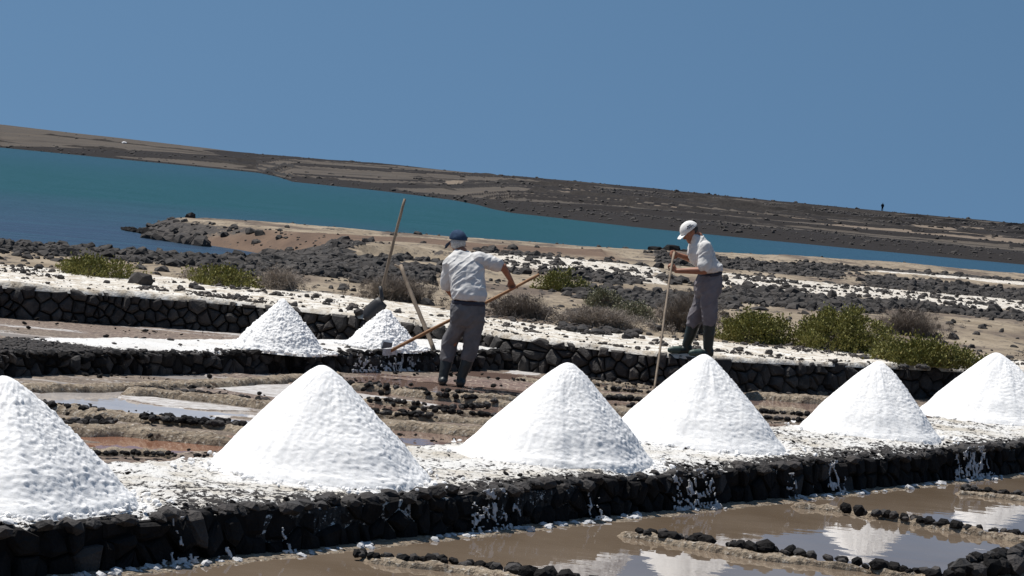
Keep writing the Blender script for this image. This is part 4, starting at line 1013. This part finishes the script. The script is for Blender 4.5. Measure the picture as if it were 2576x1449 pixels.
def loft(V, F, secs, K=24):
    """secs = [(centre, half-width vector, half-depth vector)]"""
    base = len(V); n = len(secs)
    for c, a, b_ in secs:
        for k in range(K):
            t = 2 * math.pi * k / K; ct, st = math.cos(t), math.sin(t)
            ct = math.copysign(abs(ct) ** .85, ct); st = math.copysign(abs(st) ** .85, st)
            V.append(tuple(Vector(c) + Vector(a) * ct + Vector(b_) * st))
    F += [tuple(base + q for q in f) for f in gridF(n, K, True).tolist()]
    F += [tuple(base + k for k in range(K))[::-1], tuple(base + (n - 1) * K + k for k in range(K))]
def remesh(name, V, F, mat, parent, origin, vox=.01, smooth=4, fold=None, **tags):
    me = bpy.data.meshes.new(name); me.from_pydata([tuple(Vector(v) - origin) for v in V], [], F); me.update()
    bm = bmesh.new(); bm.from_mesh(me); bmesh.ops.recalc_face_normals(bm, faces=bm.faces); bm.to_mesh(me); bm.free()
    o = bpy.data.objects.new(name, me); COL.objects.link(o)
    md = o.modifiers.new('r', 'REMESH'); md.mode = 'VOXEL'; md.voxel_size = vox
    sm = o.modifiers.new('s', 'SMOOTH'); sm.iterations = smooth; sm.factor = .5
    dg = bpy.context.evaluated_depsgraph_get(); dg.update(); me2 = bpy.data.meshes.new_from_object(o.evaluated_get(dg)); o.modifiers.clear(); o.data = me2; bpy.data.meshes.remove(me)
    me2.name = name; n = len(me2.vertices); P = np.zeros(n * 3); me2.vertices.foreach_get('co', P); P = P.reshape(-1, 3)
    if fold and n:
        N = np.zeros(n * 3); me2.vertices.foreach_get('normal', N); N = N.reshape(-1, 3)
        amp, sc, sd = fold; Q = P.copy(); Q[:, 0] = (P[:, 0] - P[:, 2]) * .75; Q[:, 2] = (P[:, 0] + P[:, 2]) * .75; f = .55 * (1 - 2 * np.abs(fbm(P, sc, 3, sd))) + .6 * ((1 - np.abs(fbm(Q, (15, 9, 3.5), 2, sd + 4)) * 2.2).clip(0, 1) ** 2 - .4); P = P + N * (amp * f)[:, None]; me2.vertices.foreach_set('co', P.ravel())
    me2.polygons.foreach_set('use_smooth', [True] * len(me2.polygons)); me2.update()
    me2.materials.clear(); me2.materials.append(mat); o.parent = parent
    for k, v in tags.items(): o[k] = v
    return o
def hand(V, F, wrist, direction, grip, size=.085):
    """palm and five fingers curled round a pole with axis 'grip'"""
    w_ = Vector(wrist); d = Vector(direction).normalized(); gx = Vector(grip).normalized(); gx = (gx - d * gx.dot(d)).normalized(); nrm = d.cross(gx)
    palm = [(w_, .024), (w_ + d * .045, .026), (w_ + d * .075, .024)]
    for s in (-.022, 0, .022): limb(V, F, [(w_ + gx * s * .5, .018), (w_ + d * .07 + gx * s, .0165)])
    for i, (s, L) in enumerate(((-.033, .9), (-.011, 1.05), (.011, 1.0), (.033, .8))):
        k = w_ + d * .078 + gx * s; a = k + (d * .75 + nrm * .65) * .034 * L; b_ = a + (nrm * .95 - d * .35) * .026 * L; c = b_ + (-d * .9 + nrm * .1) * .02 * L
        limb(V, F, [(k, .0105), (a, .0095), (b_, .009), (c, .008)])
    k = w_ + d * .02 - gx * .028; a = k - gx * .02 + d * .025 + nrm * .02; b_ = a + d * .02 + nrm * .028 + gx * .012
    limb(V, F, [(k, .013), (a, .011), (b_, .0095)])
def cloth(name, a, b, sc=9):
    q = M(name, .92, .1); n = q.noise(sc, 4, .6); q.color(q.mix(q.ramp(n, .35, .65), a, b)); q.bump(q.math('ADD', n, q.math('MULTIPLY', q.noise(60, 3, .6), .3)), .35, .02); return q.m
SKIN = M('tanned_skin', .55, .35); SKIN.color(SKIN.mix(SKIN.ramp(SKIN.noise(14, 3, .6), .3, .7), (.25, .105, .06), (.33, .15, .09))); SKIN = SKIN.m
SHIRT = cloth('grey_white_shirt', (.58, .565, .54), (.66, .645, .62)); TROU = cloth('grey_trousers', (.112, .110, .114), (.155, .152, .158)); TROU2 = cloth('mauve_grey_trousers', (.145, .135, .145), (.195, .18, .19))
BOOTD = M('black_rubber', .45, .4).color((.022, .026, .026)).m; BOOTG = M('dark_green_rubber', .4, .4).color((.012, .020, .018)).m; TOE = M('pale_green_rubber', .5, .4).color((.045, .075, .064)).m
CAPB = cloth('blue_cap', (.025, .045, .085), (.05, .085, .145)); CAPW = cloth('white_cap', (.72, .70, .66), (.80, .78, .74)); HAIR = cloth('grey_hair', (.35, .34, .33), (.55, .54, .52), 60); BELT = M('dark_belt', .6, .4).color((.02, .02, .035)).m
HAIRD = cloth('dark_grey_hair', (.03, .028, .026), (.10, .095, .09), 60); INK = M('dark_thread', .8, .2).color((.07, .07, .08)).m
UPI = Vector((0, 0, 1))

def man_left():
    D0 = 27.35; Pt = lambda x, y, d=0.: aty(x, y, D0 + d)
    O = Pt(1140, 970); O.z = 0.0
    t = thing('person', 'man in blue cap and white shirt seen from behind, working with a long rake', 'person', O)
    rt = Vector((1, .12, 0)).normalized(); fw = Vector((-.12, 1, 0)).normalized()
    hipc = Pt(1176, 775, 0); hl, hr = Pt(1160, 800, 0), Pt(1196, 800, 0)
    knl, knr = Pt(1128, 885, .06), Pt(1184, 880, .0); anl, anr = Pt(1115, 952, 0), Pt(1160, 956, -.02)
    chest = Pt(1172, 670, .12); neck = Pt(1163, 634, .2); head = Pt(1152, 610, .27)
    shl, shr = Pt(1133, 664, .14), Pt(1210, 652, .14)
    ell, wrl = Pt(1124, 722, .2), Pt(1152, 762, .42); elr, wrr = Pt(1266, 672, .18), Pt(1285, 705, .30)
    # rake pole line
    PA, PB = Pt(982, 883, .25), Pt(1356, 691, .42); pd = (PB - PA).normalized()
    hr_t = PA + pd * ((Pt(1287, 722, .38) - PA).dot(pd)); hl_t = PA + pd * ((Pt(1160, 790, .33) - PA).dot(pd))
    # body, one skin surface
    V, F = [], []
    loft(V, F, [(hipc - UPI * .06, rt * .14, fw * .10), (hipc + UPI * .08, rt * .145, fw * .105), (hipc.lerp(chest, .5), rt * .14, fw * .10), (chest, rt * .165, fw * .11), (chest.lerp(neck, .65), rt * .13, fw * .085), (neck, rt * .06, fw * .06)])
    limb(V, F, [(neck - UPI * .04, .06), (neck, .056), (head - UPI * .05, .055)])
    sphere_into(V, F, head, (.076, .092, .108)); sphere_into(V, F, head + fw * .085 - UPI * .02, (.014, .022, .022))   # skull, nose
    sphere_into(V, F, head + rt * .078 - UPI * .015, (.012, .02, .03)); sphere_into(V, F, head - rt * .078 - UPI * .015, (.012, .02, .03)); sphere_into(V, F, head + fw * .045 - UPI * .07, (.05, .05, .04))
    for s in (-1, 1): sphere_into(V, F, head + fw * .082 + rt * s * .03 + UPI * .01, (.016, .012, .01))
    limb(V, F, [(shl, .055), (ell, .042), (wrl, .027)]); limb(V, F, [(shr, .055), (elr, .042), (wrr, .028)])
    hand(V, F, wrl, hl_t - wrl, pd); hand(V, F, wrr, hr_t - wrr, pd)
    limb(V, F, [(hl, .068), (knl, .05), (anl, .038)]); limb(V, F, [(hr, .068), (knr, .05), (anr, .038)])
    for an in (anl, anr): limb(V, F, [(Vector((an.x, an.y, .05)), .035), (Vector((an.x - .02, an.y + .14, .04)), .03)])
    remesh('body', V, F, SKIN, t, O, .0075, 3)
    # shirt
    V, F = [], []; wz = Pt(1179, 752, 0)
    loft(V, F, [(wz - UPI * .015, rt * .178, fw * .135), (wz + UPI * .05, rt * .19, fw * .15), (wz.lerp(chest, .45) - fw * .01, rt * .188, fw * .15), (chest, rt * .20, fw * .145), (chest.lerp(neck, .45), rt * .182, fw * .125), (chest.lerp(neck, .8), rt * .115, fw * .09), (neck + UPI * .012, rt * .072, fw * .07)])
    limb(V, F, [(shl, .078), (shl.lerp(ell, .55), .07), (ell + UPI * .03, .068)]); limb(V, F, [(shr - rt * .03, .085), (shr, .078), (shr.lerp(elr, .72), .066)])
    remesh('shirt', V, F, SHIRT, t, O, .009, 3, (.018, (7, 7, 4.2), 5))
    # belt and trousers
    V, F = [], []; bz = Pt(1179, 757, 0)
    loft(V, F, [(bz - UPI * .045, rt * .184, fw * .138), (bz - UPI * .005, rt * .184, fw * .138)]); remesh('belt', V, F, BELT, t, O, .008, 1)
    V, F = [], []
    loft(V, F, [(bz - UPI * .005, rt * .17, fw * .125), (bz - UPI * .10, rt * .188, fw * .14), (bz - UPI * .2, rt * .185, fw * .135), (bz - UPI * .27 - rt * .01, rt * .15, fw * .11)])
    limb(V, F, [(hl - UPI * .02, .098), (knl + UPI * .1, .08), (knl, .078), (knl.lerp(anl, .25), .072)]); limb(V, F, [(hr - UPI * .02, .098), (knr + UPI * .1, .085), (knr, .08), (knr.lerp(anr, .25), .074)])
    remesh('trousers', V, F, TROU, t, O, .009, 3, (.016, (7, 7, 3), 9))
    for kn, an, s in ((knl, anl, -1), (knr, anr, 1)):
        V, F = [], []; tp = kn.lerp(an, .05)
        limb(V, F, [(tp, .068), (kn.lerp(an, .5), .064), (Vector((an.x, an.y, .11)), .05), (Vector((an.x, an.y, .06)), .052)])
        limb(V, F, [(Vector((an.x, an.y - .04, .045)), .045), (Vector((an.x - .02, an.y + .16, .038)), .042)])
        remesh('boot', V, F, BOOTD, t, O, .009, 2, (.004, (14, 14, 14), 3))
    # hair, cap and brim
    V, F = [], []; sphere_into(V, F, head - fw * .012 + UPI * .0, (.083, .094, .088)); remesh('hair', V, F, HAIR, t, O, .008, 1, (.004, (50, 50, 50), 2))
    V, F = [], []; tilt = Vector((-.18, .12, 0)); base = head + UPI * .028
    secs = []
    for k in range(8):
        a = k / 7 * 1.45; secs.append((base + (UPI + tilt * .5).normalized() * (.112 * math.sin(a)), rt * (.099 * math.cos(a)), fw * (.112 * math.cos(a))))
    loft(V, F, secs); remesh('cap', V, F, CAPB, t, O, .008, 2, (.003, (16, 16, 16), 4))
    V, F = [], []; bd = (-rt * .92 + fw * .42 - UPI * .35).normalized(); bs = bd.cross(UPI).normalized()
    loft(V, F, [(base + bd * .07 + UPI * .002, bs * .078, UPI * .007), (base + bd * .12 - UPI * .02, bs * .074, UPI * .006), (base + bd * .15 - UPI * .06, bs * .056, UPI * .005)])
    remesh('cap_brim', V, F, CAPB, t, O, .006, 1)
    # rake
    rk = thing('rake', 'long reddish wooden rake held by the left man, head in the salt', 'rake', PA); pole(PA, PB, .0185, .016, rk, WOODR, PA, .004)
    V, F = [], []; side = Vector((.3, 1, 0)).normalized(); V0 = []
    for s in (-.16, .16):
        for a_, b_ in ((-.02, -.045), (.02, -.045), (.02, .03), (-.02, .03)): V0.append(side * s + Vector((a_ - .01, 0, b_)))
    pyd('rake_head', V0, [(0, 1, 2, 3), (4, 7, 6, 5), (0, 4, 5, 1), (1, 5, 6, 2), (2, 6, 7, 3), (3, 7, 4, 0)], SALTC, rk, False)
man_left()

def man_right():
    D0 = 29.95; Pt = lambda x, y, d=0.: aty(x, y, D0 + d)
    gz = BZ; O = Pt(1755, 890); O.z = gz
    t = thing('person', 'man in white cap and green boots standing on the wall, bent over a pole', 'person', O)
    fw = Vector((-.93, -.30, 0)).normalized(); rt = Vector((-fw.y, fw.x, 0)) * -1      # rt: his left-hand side away / towards camera
    near = Vector((.28, -.96, 0)).normalized()
    hip = Pt(1782, 712, 0); chest = Pt(1764, 640, 0); neck = Pt(1757, 596, 0); head = Pt(1737, 583, 0)
    shn, shf = Pt(1774, 622, -.17), Pt(1748, 622, .17)
    eln, wrn = Pt(1772, 681, -.24), Pt(1710, 697, -.14); elf, wrf = Pt(1745, 655, .22), Pt(1712, 644, .08)
    hn, hf = Pt(1783, 722, -.08), Pt(1780, 722, .08); kn, kf = Pt(1785, 805, -.09), Pt(1748, 806, .08)
    an_, af = Pt(1781, 874, -.09), Pt(1727, 872, .10)
    PA, PB = Pt(1643, 990, -1.5), Pt(1696, 634, -.02)
    pd = (PB - PA).normalized(); tn = PA + pd * ((Pt(1689, 698, 0) - PA).dot(pd)); tf = PA + pd * ((Pt(1696, 644, 0) - PA).dot(pd))
    wrn = tn + (wrn - tn).normalized() * .085; wrf = tf + (wrf - tf).normalized() * .085
    V, F = [], []
    tw = near
    loft(V, F, [(hip - UPI * .08, fw * .11, tw * .14), (hip + UPI * .06, fw * .11, tw * .14), (hip.lerp(chest, .55), fw * .10, tw * .14), (chest, fw * .115, tw * .165), (chest.lerp(neck, .65), fw * .09, tw * .13), (neck, fw * .06, tw * .06)])
    hd = (fw * .75 - UPI * .66).normalized(); hu = (UPI * .75 + fw * .66).normalized()      # looking down
    limb(V, F, [(neck - UPI * .04, .06), (neck, .056), (head - UPI * .02 + fw * -.02, .055)])
    secs = []
    for k in range(9):
        a = -1.35 + 2.7 * k / 8; secs.append((head + hu * (.108 * math.sin(a)), hd * (.094 * math.cos(a)), near * (.077 * math.cos(a))))
    loft(V, F, secs); limb(V, F, [(head + hd * .085 + hu * .01, .012), (head + hd * .112 - hu * .018, .014), (head + hd * .092 - hu * .03, .012)])
    limb(V, F, [(head + hd * .055 - hu * .06, .045), (head + hd * .07 - hu * .085, .033)]); limb(V, F, [(head + hd * .088 - hu * .058 + near * .022, .008), (head + hd * .092 - hu * .058 - near * .022, .008)])
    for s in (-1, 1): sphere_into(V, F, head + near * (.078 * s) - hd * .005, (.022, .014, .03)); sphere_into(V, F, head + hd * .084 + near * (s * .03) + hu * .02, (.013, .013, .009))
    limb(V, F, [(shn, .055), (eln, .043), (eln.lerp(wrn, .3), .042), (wrn, .028)]); limb(V, F, [(shf, .055), (elf, .042), (wrf, .028)])
    hand(V, F, wrn, tn - wrn, pd); hand(V, F, wrf, tf - wrf, pd)
    limb(V, F, [(hn, .075), (kn, .052), (an_, .04)]); limb(V, F, [(hf, .075), (kf, .055), (af, .04)])
    for a_ in (an_, af): limb(V, F, [(Vector((a_.x, a_.y, gz + .05)), .035), (Vector((a_.x, a_.y, gz + .045)) + fw * .14, .028)])
    remesh('body', V, F, SKIN, t, O, .0075, 3)
    V, F = [], []; wz = Pt(1787, 684, 0); bz = wz; ba = (fw * .97 - UPI * .24).normalized()
    loft(V, F, [(wz, ba * .128, tw * .17), (wz + UPI * .06 + fw * .01, ba * .132, tw * .18), (wz.lerp(chest, .55) + fw * .01, ba * .142, tw * .185), (chest, fw * .15, tw * .20), (chest.lerp(neck, .5) - fw * .01, fw * .12, tw * .175), (chest.lerp(neck, .85), fw * .09, tw * .11), (neck + fw * .01 + UPI * .015, fw * .07, tw * .07)])
    limb(V, F, [(shn, .074), (shn.lerp(eln, .45), .073), (shn.lerp(eln, .78), .082)]); limb(V, F, [(shf, .08), (shf.lerp(elf, .45), .075), (shf.lerp(elf, .72), .078)])
    remesh('shirt', V, F, SHIRT, t, O, .009, 3, (.017, (7, 7, 4), 15))
    V, F = [], []; loft(V, F, [(bz - UPI * .045, ba * .139, tw * .168), (bz - UPI * .005, ba * .139, tw * .168)]); remesh('belt', V, F, BELT, t, O, .008, 1)
    V, F = [], []
    loft(V, F, [(bz - UPI * .015, ba * .13, tw * .16), (hip + UPI * .0, fw * .155, tw * .175), (hip - UPI * .1, fw * .15, tw * .17), (hip - UPI * .17, fw * .12, tw * .14)])
    limb(V, F, [(hn - UPI * .02, .105), (hn.lerp(kn, .5), .10), (kn + UPI * .02, .085), (kn.lerp(an_, .12), .08)]); limb(V, F, [(hf - UPI * .02, .105), (hf.lerp(kf, .5) , .098), (kf + UPI * .02, .09), (kf.lerp(af, .12), .082)])
    remesh('trousers', V, F, TROU2, t, O, .009, 3, (.016, (7, 7, 3), 19))
    for k_, a_ in ((kn, an_), (kf, af)):
        V, F = [], []; g0 = Vector((a_.x, a_.y, gz))
        limb(V, F, [(k_.lerp(a_, .12), .078), (k_.lerp(a_, .5), .07), (g0 + UPI * .12, .055), (g0 + UPI * .065 - fw * .02, .055)])
        limb(V, F, [(g0 + UPI * .045 - fw * .03, .046), (g0 + UPI * .04 + fw * .1, .043)]); o = remesh('boot', V, F, BOOTG, t, O, .009, 2, (.004, (14, 14, 14), 3))
        V, F = [], []; limb(V, F, [(g0 + UPI * .045 + fw * .10, .047), (g0 + UPI * .04 + fw * .17, .043), (g0 + UPI * .035 + fw * .2, .036)]); bt = remesh('toe_cap', V, F, TOE, t, O, .008, 2)
    V, F = [], []; sphere_into(V, F, head - hd * .015 + hu * .01, (.085, .082, .09)); remesh('hair', V, F, HAIRD, t, O, .008, 1, (.003, (50, 50, 50), 2))
    V, F = [], []; base = head + hu * .03 + hd * .0; secs = []
    for k in range(8):
        a = k / 7 * 1.45; secs.append((base + hu * (.105 * math.sin(a)), hd * (.115 * math.cos(a)), near * (.102 * math.cos(a))))
    loft(V, F, secs); cp = remesh('cap', V, F, CAPW, t, O, .008, 2, (.003, (16, 16, 16), 4))
    V, F = [], []; bd = (hd * .93 - UPI * .25).normalized(); bn = bd.cross(near).normalized()
    loft(V, F, [(base + hd * .07, near * .088, bn * .007), (base + hd * .09 + bd * .045, near * .084, bn * .006), (base + hd * .09 + bd * .085, near * .06, bn * .005)])
    remesh('cap_brim', V, F, CAPW, t, O, .006, 1)
    # dark stitched emblem on the cap
    for i, (u0_, v0_, u1_, v1_) in enumerate(((-.35, .55, .25, .75), (-.5, .35, .1, .5), (.0, .62, .5, .45), (-.2, .3, .35, .42))):
        pts = []
        for k in range(6):
            f_ = k / 5; uu = u0_ + (u1_ - u0_) * f_; vv = v0_ + (v1_ - v0_) * f_ + .05 * math.sin(f_ * 6)
            dr = (near * math.cos(vv) * math.cos(uu) + hd * math.cos(vv) * math.sin(uu)); pts.append(base + dr * .108 + hu * (.105 * math.sin(vv)) - O)
        V, F = tube(pts, .0035, 5); pyd('cap_emblem', V, F, INK, t)
    rk = thing('work_pole', 'long thin grey wooden pole held upright by the man in the white cap', 'pole', PA); pole(PA, PB, .0135, .014, rk, WOOD, PA, .012, name='shaft')
man_right()

def far_man():
    p = aty(2218, 541, 560); D_ = np.linspace(470, 585, 60); Q_ = np.stack([p.x / p.y * D_, D_, 0 * D_], -1); z_ = far_h(Q_)[0]; i_ = int(np.argmax((z_ - CAMZ) / D_)); O = Vector((Q_[i_, 0], Q_[i_, 1], z_[i_] - .05)); q = M('far_dark_clothes', .9, .1).color((.01, .012, .02)).m
    t = thing('person', 'tiny dark figure standing on the skyline across the lagoon', 'person', O)
    V, F = [], []; b = O
    for s in (-1, 1): limb(V, F, [(b + Vector((s * .12, 0, .05)), .07), (b + Vector((s * .11, 0, .5)), .09), (b + Vector((s * .09, 0, .9)), .11)])
    loft(V, F, [(b + UPI * .85, Vector((.2, 0, 0)), Vector((0, .14, 0))), (b + UPI * 1.2, Vector((.21, 0, 0)), Vector((0, .15, 0))), (b + UPI * 1.45, Vector((.24, 0, 0)), Vector((0, .14, 0))), (b + UPI * 1.55, Vector((.08, 0, 0)), Vector((0, .08, 0)))])
    limb(V, F, [(b + Vector((-.24, 0, 1.42)), .07), (b + Vector((-.3, .05, 1.12)), .055), (b + Vector((-.24, .18, .9)), .045)]); limb(V, F, [(b + Vector((.24, 0, 1.42)), .07), (b + Vector((.3, .05, 1.12)), .055), (b + Vector((.26, .1, .88)), .045)])
    sphere_into(V, F, b + UPI * 1.68, (.09, .1, .12)); limb(V, F, [(b + UPI * 1.5, .06), (b + UPI * 1.62, .055)])
    remesh('body', V, F, q, t, O, .025, 2)
far_man()
